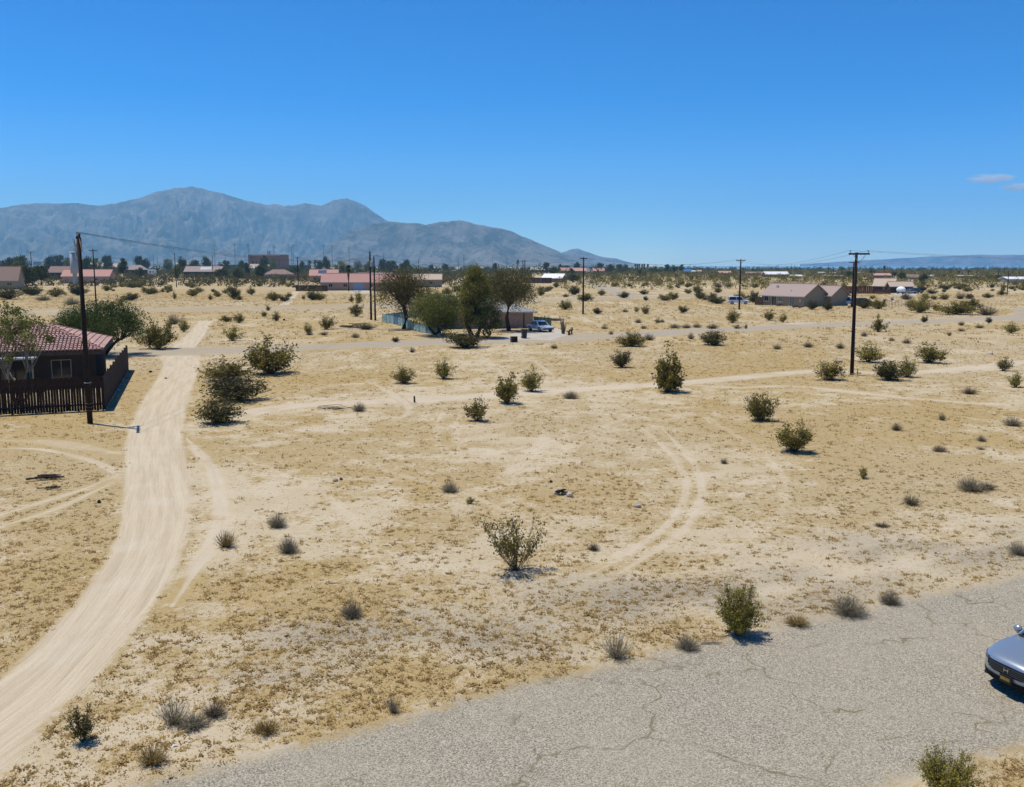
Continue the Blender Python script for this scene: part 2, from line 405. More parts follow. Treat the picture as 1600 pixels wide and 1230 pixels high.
ROADS = []    # (centre points, half widths) for keeping plants off
def catmull(P, n):
    P = np.array(P, float); P = np.vstack([2*P[0]-P[1], P, 2*P[-1]-P[-2]]); out = []
    for i in range(1, len(P) - 2):
        t = np.linspace(0, 1, n, endpoint=False)[:, None]
        a, b, c, d = P[i-1], P[i], P[i+1], P[i+2]
        out.append(.5 * (2*b + (c-a)*t + (2*a-5*b+4*c-d)*t*t + (3*b-a-3*c+d)*t**3))
    out.append(P[-2][None]); return np.vstack(out)
def ribbon(name, L, Rr, mat, z, label, cat, n=12, wide=1.25, world=False, wob=.0, keep=True, amt=1.0, fade=0.0):
    """road or track between two edge lines; the sheet runs a little past them and fades into the ground there"""
    if not world:
        L = [G(*p)[:2] for p in L]; Rr = [G(*p)[:2] for p in Rr]
    L = catmull(L, n); Rr = catmull(Rr, n); C = (L + Rr) / 2; hw = np.linalg.norm(L - Rr, axis=1) / 2; tg = np.gradient(C, axis=0); tg /= np.linalg.norm(tg, axis=1)[:, None] + 1e-9; hwp = np.abs((L - Rr)[:, 0] * -tg[:, 1] + (L - Rr)[:, 1] * tg[:, 0]) / 2
    al = np.concatenate([[0], np.cumsum(np.linalg.norm(np.diff(C, axis=0), axis=1))])
    if wob:
        C = C + wob * np.stack([fbm(al/5, al*0+3, 3, 8) - .5, fbm(al/5, al*0+9, 3, 9) - .5], 1)
    ks = np.array([-1, -.9, -.75, -.4, -.001, .4, .75, .9, 1]) * wide; endf = 1.6 * (1 - sstep(0, fade, np.minimum(al, al[-1] - al))) if fade else al * 0
    dv = (Rr - L) / 2
    V = np.concatenate([np.concatenate([C + k * dv, np.full((len(C), 1), .0006 if abs(k) == wide else z)], 1) for k in ks])
    ns = len(C); nk = len(ks); I = np.arange(nk * ns).reshape(nk, ns)
    f = np.stack([I[:-1, :-1], I[1:, :-1], I[1:, 1:], I[:-1, 1:]], -1).reshape(-1, 4)
    a_, g_ = fields(V[:, 0], V[:, 1])
    me = np_mesh(name, V, f, mat, {'grass': a_, 'gravel': g_, 'edge': np.repeat(np.sign(ks), ns) * (np.repeat(np.abs(ks), ns) + np.tile(endf, nk)), 'amt': np.full(len(V), amt), 'across': np.repeat(ks, ns) * np.tile(hw, nk),
                                   'along': np.tile(al, nk)})
    # faces up
    me.flip_normals() if me.polygons[0].normal.z < 0 else None
    if keep: ROADS.append((C, hwp))
    return tag(link(name, me), label, cat, kind='structure')
TRACK_Z = [.0030]
def track(name, P, wpx, z, label, mat='trail', keep=True, n=8, amt=.62, fade=5.0):
    """a thin track given by its middle line and its width in metres"""
    TRACK_Z[0] += .0002; z = TRACK_Z[0]
    C = np.array([G(*p)[:2] for p in P]); T = np.gradient(C, axis=0); T /= np.linalg.norm(T, axis=1)[:, None]
    N = np.stack([-T[:, 1], T[:, 0]], 1)
    ribbon(name, C - N * wpx / 2, C + N * wpx / 2, MT[mat], z, label, 'track', n, 1.9, True, .15, keep, amt, fade)

ribbon('paved_road', [(-400, 1375), (230, 1228), (560, 1142), (900, 1052), (1280, 968), (1600, 899), (1900, 842), (2300, 775)],
       [(-400, 1900), (560, 1560), (900, 1400), (1300, 1262), (1530, 1190), (1700, 1130), (1980, 1040), (2400, 930)], MT['asphalt'], .012,
       'cracked tan-grey asphalt road crossing the foreground', 'road', 30, 1.15)
ribbon('dirt_road', [(-160, 1150), (-60, 1095), (0, 1065), (60, 1005), (130, 930), (175, 860), (193, 800), (195, 740), (197, 690), (215, 640), (240, 600), (255, 575), (255, 556)],
       [(-80, 1290), (20, 1180), (88, 1110), (150, 1060), (235, 950), (280, 875), (295, 800), (293, 745), (285, 690), (290, 640), (303, 600), (311, 575), (313, 556)],
       MT['dirt'], .008, 'pale sandy dirt road curving up the left side', 'road', 12, 1.18)
ribbon('dirt_road', [(262, 547), (285, 530), (300, 515), (310, 502)], [(302, 547), (315, 530), (325, 515), (333, 502)], MT['dirt'], .008,
       'pale dirt road continuing beyond the grey cross road', 'road', 10, 1.3)
ribbon('dirt_road', [(425, 487), (440, 474), (452, 463), (458, 456)], [(440, 487), (455, 474), (463, 463), (468, 456)], MT['dirt'], .008,
       'short pale dirt track leading up to the far fence', 'road', 10, 1.4)
ribbon('cross_road', [(-300, 563), (205, 547), (400, 541), (560, 535), (700, 530), (800, 526), (900, 522), (1000, 518), (1100, 513), (1200, 509), (1300, 505), (1400, 501), (1500, 497), (1600, 491), (1750, 484)],
       [(-300, 574), (205, 557), (400, 551), (560, 544), (700, 540), (800, 537), (900, 533), (1000, 527), (1100, 521), (1200, 516), (1300, 511), (1400, 507), (1500, 503), (1600, 499), (1750, 490)],
       MT['old_road'], .016, 'old grey road crossing behind the open lot', 'road', 10, 1.3)
ribbon('side_street', [(1545, 497), (1575, 494), (1586, 490), (1580, 486), (1590, 482), (1640, 477)], [(1600, 503), (1640, 499), (1645, 494), (1640, 489), (1650, 485), (1700, 479)],
       MT['old_road'], .02, 'grey street curving away at the right edge', 'road', 8, 1.3)
ribbon('far_road', [(-200, 485), (60, 483), (300, 480), (420, 478), (580, 474), (700, 471), (860, 466), (1000, 462), (1140, 459)],
       [(-200, 494), (60, 491), (300, 488), (420, 485), (580, 481), (700, 477), (860, 472), (1000, 468), (1140, 464)], MT['old_road'], .012,
       'far grey road running behind the central house', 'road', 8, 1.4, amt=.5)
ribbon('far_street', [(968, 466), (945, 456), (922, 446), (910, 438), (906, 433)], [(1008, 466), (978, 456), (948, 446), (924, 438), (914, 433)], MT['old_road'], .02,
       'pale grey street running up to the far pink-roofed houses', 'road', 8, 1.2)
ribbon('gravel_drive', [(770, 530), (805, 521), (830, 518), (850, 514)], [(860, 532), (885, 523), (880, 518), (870, 513)], MT['drive'], .02,
       'pale gravel drive beside the central house', 'driveway', 8, 1.2)
ribbon('concrete_drive', [(548, 459), (552, 456), (556, 453.5)], [(582, 459), (578, 456), (574, 453.5)], MT['drive'], .02, 'pale drive before the blue garage door', 'driveway', 6, 1.05)
ribbon('concrete_drive', [(1395, 462), (1398, 459), (1400, 457)], [(1432, 462), (1432, 459), (1430, 457)], MT['drive'], .02, 'pale drive under the white covered trailer', 'driveway', 6, 1.05)
track('sand_trail', [(340, 668), (370, 650), (470, 634), (640, 626), (760, 618), (900, 609), (1050, 600), (1200, 586), (1290, 580), (1400, 583), (1500, 577), (1640, 562)], 2.4, .006,
      'sandy trail crossing the open lot from side to side', amt=.85)
track('sand_trail', [(1050, 600), (1150, 606), (1240, 604), (1420, 622), (1640, 640)], 1.0, .005, 'faint sandy trail forking off on the right')
track('tire_track', [(1000, 668), (1040, 700), (1065, 735), (1070, 770), (1052, 808), (1000, 850), (940, 887), (880, 912)], .32, .006, 'inner curved tire track on the open lot', amt=.6)
track('tire_track', [(1030, 668), (1070, 705), (1092, 745), (1094, 780), (1072, 822), (1020, 862), (960, 898), (905, 922)], .32, .006, 'outer curved tire track on the open lot', amt=.6)
track('tire_track', [(284, 682), (318, 715), (338, 755), (343, 800), (333, 845), (305, 885), (285, 915), (262, 950)], .6, .006, 'pale wheel track looping right of the dirt road', amt=.8)
track('tire_track', [(-60, 702), (60, 702), (140, 720), (195, 750), (200, 790)], .5, .006, 'upper wheel track curving in from the left field', amt=.7)
track('tire_track', [(-60, 826), (0, 806), (70, 784), (140, 762), (195, 738)], .45, .006, 'upper straight wheel track in the left field', amt=.65)
track('tire_track', [(-60, 845), (20, 818), (90, 795), (150, 768), (200, 745)], .4, .005, 'lower straight wheel track in the left field', amt=.65)
track('tire_track', [(-60, 905), (30, 868), (110, 838), (195, 808)], .45, .006, 'wheel track low in the left field', amt=.35, keep=False)
track('tire_track', [(-60, 690), (60, 690), (130, 700), (200, 715)], 1.3, .004, 'broad sandy wheel track below the wooden fence', amt=.4)
track('tire_track', [(690, 640), (683, 665), (684, 690), (690, 708)], .4, .006, 'short faint tire track left of the lot centre', amt=.4, keep=False)
track('tire_track', [(845, 660), (850, 690), (838, 712), (780, 745), (760, 775)], .4, .006, 'faint bent tire track at the lot centre', amt=.4, keep=False)
track('tire_track', [(878, 655), (888, 690), (880, 712), (840, 738)], .4, .006, 'second faint bent tire track at the lot centre', amt=.4, keep=False)
track('tire_track', [(570, 596), (600, 608), (640, 640), (600, 665)], .5, .005, 'pale tire track beside the two small round shrubs')
track('tire_track', [(830, 560), (848, 574), (866, 590)], .4, .005, 'short pair-like tire track near the dark trash bin')
track('tire_track', [(300, 985), (420, 935), (560, 905), (700, 935), (850, 915)], .5, .004, 'faint wheel track across the lower lot', amt=.18, keep=False)
track('tire_track', [(880, 912), (1050, 900), (1250, 868), (1430, 835), (1640, 800)], .7, .004, 'faint graded track along the road verge', amt=.3, keep=False)
track('tire_track', [(1000, 960), (1250, 915), (1450, 872), (1640, 832)], .55, .004, 'pale wheel track close along the paved road', amt=.35, keep=False)
track('tire_track', [(690, 730), (760, 712), (860, 690), (960, 660), (1010, 640)], .35, .006, 'faint pale track rising to the right over the lot centre', amt=.45, keep=False)
track('tire_track', [(500, 700), (600, 735), (720, 770), (860, 830), (900, 860)], .35, .006, 'faint pale track falling to the right over the lot centre', amt=.4, keep=False)
track('tire_track', [(350, 700), (480, 760), (560, 820), (600, 900)], .35, .006, 'faint curved track left of the lot centre', amt=.4, keep=False)
track('tire_track', [(1100, 650), (1180, 700), (1230, 760), (1200, 820), (1120, 870)], .35, .006, 'faint wide loop track right of the double arc', amt=.4, keep=False)
track('tire_track', [(720, 640), (712, 670), (716, 700), (700, 722)], .3, .006, 'second short faint tire track left of the lot centre', amt=.45, keep=False)
track('sand_trail', [(-100, 476), (140, 474), (330, 473), (560, 470)], 2.0, .006, 'thin pale trail on the far left plain')
track('sand_trail', [(340, 499), (480, 500), (590, 499)], 1.5, .006, 'thin pale trail left of the teal fence')

# ------------------------------------------------------------------ lake, mountains, cloud, haze
t = NT('lake_water'); t.base((.03, .06, .11)).rough(.12); t.p.inputs['Specular IOR Level'].default_value = .5
t.bump(t.noise(t.scl(t.co(), (.05, .15, 1)), 1, 4), .3, .5)
lk = [(500, 3300), (900, 2500), (1600, 2250), (2600, 2100), (5200, 2500), (8400, 8500), (7600, 12500), (2600, 12500), (1200, 7000)]
lkv = catmull(lk + [lk[0]], 8)[:-1]
lm = MB(); lm.add([(p[0], p[1], .05) for p in lkv], [tuple(range(len(lkv)))])
tag(lm.build('lake', t.m), 'thin blue band of lake on the right horizon', 'lake', kind='structure')

t = NT('bare_rock'); v = t.co()
c = t.mix(t.rng(t.noise(v, .0035, 7, .7), .35, .65), (.055, .05, .048), (.27, .23, .20)); c = t.mix(t.rng(t.noise(v, .012, 5, .7), .55, .72, 0, .8), c, (.33, .28, .245))
t.base(c).rough(.95); t.bump(t.noise(v, .008, 8, .75), 1.0, 70)
MT['rocky'] = t.m
def mountain(name, ridge, d0, dr, d1, label, seed, nr=150, rough=.58):
    pxs = np.arange(ridge[0][0], ridge[-1][0] + .1, 1.2)
    rp = np.interp(pxs, [p[0] for p in ridge], [p[1] for p in ridge])
    rp = rp + 2.2 * (fbm(pxs/14, pxs*0+seed, 4, seed) - .5) * np.clip((HOR - rp) / 40, 0, 1) * 1.7
    az = np.arctan((pxs - 800) / F * CP)
    rr = np.concatenate([np.linspace(d0, dr, nr), np.linspace(dr, d1, 16)[1:]])
    A, D = np.meshgrid(az, rr)
    Yg = D * np.cos(A); Xg = D * np.sin(A)
    Hr = np.array([zat(0, p, dr * math.cos(a)) for p, a in zip(rp, az)])
    t1 = np.clip((D - d0) / (dr - d0), 0, 1); t2 = np.clip((D - dr) / (d1 - dr), 0, 1)
    sc = 900.0
    wx = Xg + 260 * (fbm(Xg/700, Yg/700, 3, seed+5) - .5); wy = Yg
    rid = 1 - np.abs(2 * fbm(wx/sc, wy/(sc*1.6), 5, seed) - 1) * 1.6
    rid2 = 1 - np.abs(2 * fbm(wx/260, wy/420, 4, seed+20) - 1) * 1.5
    rid3 = 1 - np.abs(2 * fbm(wx/95, wy/150, 3, seed+33) - 1) * 1.5
    body = t1 ** 1.15
    Z = Hr[None, :] * (body * (1 - rough * (1 - t1**4) * (1 - rid) * 2.1 - .5 * (1 - t1**6) * (1 - rid2) - .22 * (1 - t1**8) * (1 - rid3))) * (1 - t2 ** 1.5)
    Z = np.minimum(Z, Hr[None, :] * np.where(t1 < 1, (D / dr) * .985, 1)) - 1.2 * (t1 < .02)
    Z[t1 <= 0] = -.8; Z[-1] = -.8
    n1, n2 = Z.shape; I = np.arange(n1*n2).reshape(n1, n2)
    f = np.stack([I[:-1, :-1], I[:-1, 1:], I[1:, 1:], I[1:, :-1]], -1).reshape(-1, 4)
    me = np_mesh(name, np.stack([Xg.ravel(), Yg.ravel(), Z.ravel()], 1), f, MT['rocky'])
    tag(link(name, me), label, 'mountain', kind='structure')
mountain('mountain_range', [(-160, 335), (-60, 330), (0, 325), (60, 318), (130, 317), (160, 322), (190, 318), (215, 312), (245, 302), (275, 294), (305, 292), (335, 298), (365, 306), (385, 313),
         (420, 319), (455, 321), (480, 318), (505, 321), (525, 313), (545, 310), (565, 318), (590, 334), (610, 347), (640, 365), (690, 395), (740, 414)], 6500, 11000, 13500,
         'long hazy mountain range with two peaks on the left', 3)
mountain('mountain_ridge', [(470, 412), (500, 394), (525, 374), (545, 362), (575, 352), (610, 347), (650, 349), (665, 352), (690, 347), (720, 344), (745, 350), (775, 356), (800, 362), (830, 375),
         (855, 386), (880, 396), (905, 403), (940, 414)], 5200, 7600, 9000, 'nearer rocky ridge ending at the picture centre', 11)
mountain('mountain_ridge', [(850, 410), (870, 398), (890, 390), (903, 388), (915, 393), (935, 400), (950, 403), (963, 404), (975, 408), (1000, 413.5)], 8500, 10500, 11800,
         'small far peaks trailing off beside the nearer ridge', 23)
mountain('mountain_ridge', [(1250, 413), (1330, 408), (1400, 404), (1450, 401), (1520, 398.5), (1600, 398), (1720, 400)], 13600, 14300, 15100, 'faint low hills across the lake on the right', 31, 30)

cm = NT('cloud_vapour'); cm.n.remove(cm.p)
pv = cm.new('ShaderNodeVolumePrincipled'); v = cm.co(); ln = cm.new('ShaderNodeVectorMath', operation='LENGTH'); cm.l.new(v, ln.inputs[0])
fall = cm.rng(ln.outputs[1], 1.0, .25)
den = cm.math('MULTIPLY', fall, cm.rng(cm.noise(cm.scl(v, (1.0, 1.0, .8)), 2.2, 4), .38, .68))
cm.put(pv.inputs['Density'], cm.math('MULTIPLY', den, .03)); pv.inputs['Color'].default_value = (.97, .97, .98, 1)
pv.inputs['Anisotropy'].default_value = .2
cm.l.new(pv.outputs[0], cm.out.inputs['Volume'])
for cx, cy, wx_, hz in ((1548, 279, 40, 8), (1592, 292, 28, 7)):
    Yc = 17500; o = link('cloud', MB().ball((0, 0, 0), 1, 20, 14).mesh('cloud', cm.m))
    o.location = (xat(cx, cy, Yc), Yc, zat(cx, cy, Yc)); o.scale = (wx_ * Yc / F, 420, hz * Yc / F)
    tag(o, 'thin white cloud wisp low in the right sky' if cy < 285 else 'fainter cloud wisp touching the right edge', 'cloud', kind='structure')

hm = NT('haze_air'); hm.n.remove(hm.p); pv = hm.new('ShaderNodeVolumePrincipled')
pv.inputs['Color'].default_value = (.29, .65, 1.0, 1); pv.inputs['Density'].default_value = 7.5e-5; pv.inputs['Anisotropy'].default_value = 0.0
hm.l.new(pv.outputs[0], hm.out.inputs['Volume'])
tag(MB().box(-10600, 10600, -420, 15400, -2, 1130).build('haze', hm.m), 'pale blue haze over the plain and mountains', 'haze', kind='stuff')

# ------------------------------------------------------------------ plant meshes
def leaf_quads(C, size, rng, up=.35, asp=2.0):
    """one small pointed leaf (4-corner face) per centre"""
    n = len(C); a = rng.normal(size=(n, 3)); a[:, 2] += up; a /= np.linalg.norm(a, axis=1)[:, None]
    b = rng.normal(size=(n, 3)); b -= (b * a).sum(1)[:, None] * a; b /= np.linalg.norm(b, axis=1)[:, None]
    s = (size * rng.uniform(.55, 1.4, n))[:, None]
    V = np.stack([C - a*s, C + b*s/asp - a*s*.1, C + a*s, C - b*s/asp + a*s*.1], 1).reshape(-1, 3)
    return V, np.arange(4*n).reshape(-1, 4)
def strips(P, r, rng):
    """thin three-sided tapering stems; P (n, k, 3), r (n,) base radius"""
    n, k, _ = P.shape; ang = np.arange(3) * 2.0944
    taper = np.linspace(1, .35, k)[None, :, None, None]
    off = np.stack([np.cos(ang), np.sin(ang), np.zeros(3)], 1)[None, None]
    V = (P[:, :, None, :] + off * r[:, None, None, None] * taper).reshape(-1, 3)
    I = np.arange(n*k*3).reshape(n, k, 3); J = np.roll(I, -1, axis=2)
    f = np.stack([I[:, :-1], J[:, :-1], J[:, 1:], I[:, 1:]], -1).reshape(-1, 4)
    return V, f
def bezier(a, b, c, k):
    t = np.linspace(0, 1, k)[None, :, None]
    return a[:, None]*(1-t)**2 + 2*b[:, None]*t*(1-t) + c[:, None]*t*t
def bush_mesh(seed, nst=40, leaves=1600, size=.028, flat=.55, low=.3, gap=.25, lean=(0, 0), spread=1.0, clump=.035, thick=.007, twigs=5, narrow=0.0):
    """shrub in a unit box (1 wide, 1 tall): stems fanning from the base, leaves on the twigs. returns (stem mesh data, leaf mesh data)"""
    rng = np.random.default_rng(seed)
    az = rng.uniform(0, 6.283, nst); r = np.sqrt(rng.uniform(0.02, 1, nst)) * .5 * spread
    lob = 1 - gap * (.5 + .5*np.sin(az*rng.integers(2, 4) + rng.uniform(0, 6)))
    r = r * lob
    zt = (1 - flat * (r/.5)**2) * rng.uniform(.32, 1.0, nst)**.8 * (1 - gap*.5*rng.uniform(0, 1, nst))
    E_ = np.stack([r*np.cos(az)*(1-narrow*.5) + lean[0]*zt, r*np.sin(az)*(1-narrow*.5) + lean[1]*zt, zt], 1)
    B = np.stack([.05*np.cos(az)*rng.uniform(0, 1, nst), .05*np.sin(az)*rng.uniform(0, 1, nst), np.zeros(nst)], 1)
    Cn = np.stack([E_[:, 0]*.62, E_[:, 1]*.62, zt*.42], 1)
    P = bezier(B, Cn, E_, 6); VS, FS = strips(P, np.full(nst, thick), rng)
    # twigs
    ti = np.repeat(np.arange(nst), twigs); tt = rng.uniform(max(.25, low), .98, len(ti))
    st = (P[ti, (tt*5).astype(int)]*(1-(tt*5 % 1))[:, None] + P[ti, np.minimum((tt*5).astype(int)+1, 5)]*(tt*5 % 1)[:, None])
    d = rng.normal(size=(len(ti), 3))*np.array([.8, .8, .55]) + np.array([0, 0, .55]) + (E_[ti]-B[ti])*.8
    d /= np.linalg.norm(d, axis=1)[:, None]; ln = rng.uniform(.08, .2, len(ti))[:, None]
    en = st + d*ln; TP = bezier(st, st + d*ln*.5 + rng.normal(size=st.shape)*.01, en, 3); VT, FT = strips(TP, np.full(len(ti), thick*.45), rng)
    # leaves
    k = rng.integers(0, len(ti), leaves); u = rng.uniform(.1, 1.05, leaves)[:, None]
    C = st[k]*(1-u) + en[k]*u + rng.normal(size=(leaves, 3))*clump
    C[:, 2] = np.clip(C[:, 2], .015, 1.02)
    VL, FL = leaf_quads(C, size, rng)
    return (np.vstack([VS, VT]), np.vstack([FS, FT+len(VS)])), (VL, FL, rng.uniform(0, 1, leaves)*.6 + .4*rng.uniform(0, 1, len(ti))[k])
def dry_mesh(seed, n=420, flat=.7, thick=.006):
    """dome of fine dead twigs"""
    rng = np.random.default_rng(seed)
    az = rng.uniform(0, 6.283, n); r = np.sqrt(rng.uniform(0, 1, n))*.5; z = (1-flat*(r/.5)**2)*rng.uniform(.35, 1, n)
    E_ = np.stack([r*np.cos(az), r*np.sin(az), z], 1); B = E_*np.array([.25, .25, 0])*rng.uniform(0, 1, n)[:, None]
    Cn = E_*np.array([.75, .75, .45]) + rng.normal(size=E_.shape)*.04
    P = bezier(B, Cn, E_, 4); V1, F1 = strips(P, np.full(n, thick), rng)
    i = rng.integers(0, n, n*2); s0 = P[i, rng.integers(1, 4, n*2)]; d = rng.normal(size=s0.shape)*.06 + np.array([0, 0, .03])
    e = s0 + d; e[:, 2] = np.maximum(e[:, 2], .01)
    P2 = np.stack([s0, (s0+e)/2 + rng.normal(size=s0.shape)*.01, e], 1); V2, F2 = strips(P2, np.full(n*2, thick*.7), rng)
    F = np.vstack([F1, F2+len(V1)])
    return np.vstack([V1, V2]), F, rng.uniform(0, 1, len(F))
def tree_mesh(seed, H=5.0, W=4.0, base=.35, clumps=26, per=150, leaf=.09, trunk=.16, droop=0.0, flat=.5, multi=1, cs=.16, forks=.3, round_=1.0, taper=0.0):
    """trunk and limbs, and a crown of leaf clumps; real size in metres"""
    rng = np.random.default_rng(seed); mb = MB(); crown = []; shade = []
    cs_ = W * cs; zb = H * base; ctr = []
    for i in range(clumps * 6):
        p = rng.uniform(-1, 1, 3)
        if np.linalg.norm(p) > 1 or np.linalg.norm(p) < .25: continue
        q = np.array([p[0]*W/2*.86, p[1]*W/2*.86, (zb+H)/2 + p[2]*(H-zb)/2*.86])
        q[:2] *= 1 - taper*(p[2]+1)/2
        if flat and p[2] < -.2 and rng.random() < flat: continue
        ctr.append(q)
        if len(ctr) >= clumps: break
    nt_ = multi; roots = []
    for j in range(nt_):
        a = rng.uniform(0, 6.28); off = 0 if nt_ == 1 else .22*W*rng.uniform(.3, 1)
        fk = np.array([math.cos(a)*off, math.sin(a)*off, max(zb*.9, H*forks)]); b0 = np.array([math.cos(a), math.sin(a), 0])*(0 if nt_ == 1 else trunk*1.2)
        mid = (b0+fk)/2 + rng.normal(size=3)*.06*H*np.array([1, 1, 0])
        mb.tube([b0, mid, fk], [trunk*1.25, trunk, trunk*.8], 7); roots.append(fk)
    for c in ctr:
        r0 = roots[int(np.argmin([np.linalg.norm(c-r) for r in roots]))]
        m = (r0+c)/2 + np.array([0, 0, .12*H*(1 if droop else .3)]) + rng.normal(size=3)*.05*W
        mb.tube([r0 - np.array([0, 0, trunk]), m, c], [trunk*.5, trunk*.28, trunk*.1], 5, cap=False)
        n = int(per*rng.uniform(.6, 1.3)); g = rng.normal(size=(n, 3)); g /= np.linalg.norm(g, axis=1)[:, None]
        g *= (rng.uniform(0, 1, n)**.45)[:, None] * cs_ * rng.uniform(.75, 1.25) * np.array([1, 1, .75*round_])
        P = c + g
        if droop:
            P[:, 2] -= droop*rng.uniform(0, 1, n)**2*H*.35; P[:, 2] = np.maximum(P[:, 2], .15)
        crown.append(P); shade.append(np.clip(rng.uniform(0, .7, n) + rng.uniform(-.1, .3), 0, 1))
    C = np.maximum(np.vstack(crown), [-99, -99, .05]); VL, FL = leaf_quads(C, leaf, rng, up=(-1.2 if droop else .1), asp=3.2 if droop else 1.8)
    return mb, (VL, FL, np.concatenate(shade))

def plant(name, label, cat, loc, scale, parts, group=None, rz=0.0):
    """parts: list of (name, mesh)"""
    e = empty(name, loc, rz); e.scale = scale; tag(e, label, cat, group)
    for n, me in parts: link(n, me, e)
    return e
BUSH = {}
def bush_parts(key, seed, leafmat, dry=False, **kw):
    if key in BUSH: return BUSH[key]
    if dry:
        V, F_, sh = dry_mesh(seed, **kw); p = [('twigs', np_mesh('twigs', V, F_, MT[leafmat], fattr={'shade': sh}))]
    else:
        (VS, FS), (VL, FL, sh) = bush_mesh(seed, **kw)
        p = [('stems', np_mesh('stems', VS, FS, MT['stem'])), ('foliage', np_mesh('foliage', VL, FL, MT[leafmat], fattr={'shade': sh}))]
    BUSH[key] = p; return p
KINDS_ = {
 'up':     dict(leafmat='creo', nst=34, leaves=2100, flat=.45, low=.14, gap=.5, narrow=.0),
 'up2':    dict(leafmat='creo', nst=30, leaves=1900, flat=.45, low=.15, gap=.6),
 'wide':   dict(leafmat='creo', nst=46, leaves=3000, flat=.65, low=.08, gap=.25),
 'wide2':  dict(leafmat='creo_d', nst=46, leaves=2200, flat=.6, low=.15, gap=.3),
 'round':  dict(leafmat='creo', nst=50, leaves=2200, flat=.6, low=.1, gap=.1, clump=.045),
 'yell':   dict(leafmat='creo_y', nst=32, leaves=1900, flat=.5, low=.14, gap=.55),
 'dark':   dict(leafmat='creo_d', nst=46, leaves=3400, flat=.5, low=.05, gap=.25, clump=.045),
 'sparse': dict(leafmat='creo', nst=26, leaves=800, flat=.4, low=.4, gap=.5),
 'dry':    dict(leafmat='dry', dry=True), 'dry2': dict(leafmat='brown', dry=True, n=300), 'drys': dict(leafmat='dry', dry=True, n=160, flat=.4),
 'gold':   dict(leafmat='gold', dry=True, n=220, flat=.5, thick=.009),
}
SEEDS = {k: 100 + i*7 for i, k in enumerate(KINDS_)}
NAMES = {'dry': 'dry_bush', 'dry2': 'dry_bush', 'drys': 'dry_bush', 'gold': 'dry_weed'}
rr = random.Random(5)
n_shrub = 0
def shrub(bx, by, wpx, hpx, kind, label, group=None, unique=None, rz=None):
    """bx, by: foot in the photo; wpx, hpx: its size there"""
    global n_shrub
    x, y, d = G(bx, by); sx = wpx*d/F*1.22; sz = hpx*d/F*1.06
    y += sx*.18
    v = rr.randrange(3) if not unique else 0
    if unique: p = bush_parts(('u', bx, by), unique.pop('seed'), **{**KINDS_[kind], **unique})
    else: p = bush_parts((kind, v), SEEDS[kind] + v, **KINDS_[kind])
    n_shrub += 1
    nm = NAMES.get(kind, 'creosote_bush')
    return plant(nm, label, 'dry bush' if nm == 'dry_bush' else 'weed' if nm == 'dry_weed' else 'shrub', (x, y, 0), (sx*1.06, sx*1.06, sz), p, group, rr.uniform(0, 6.28) if rz is None else rz)

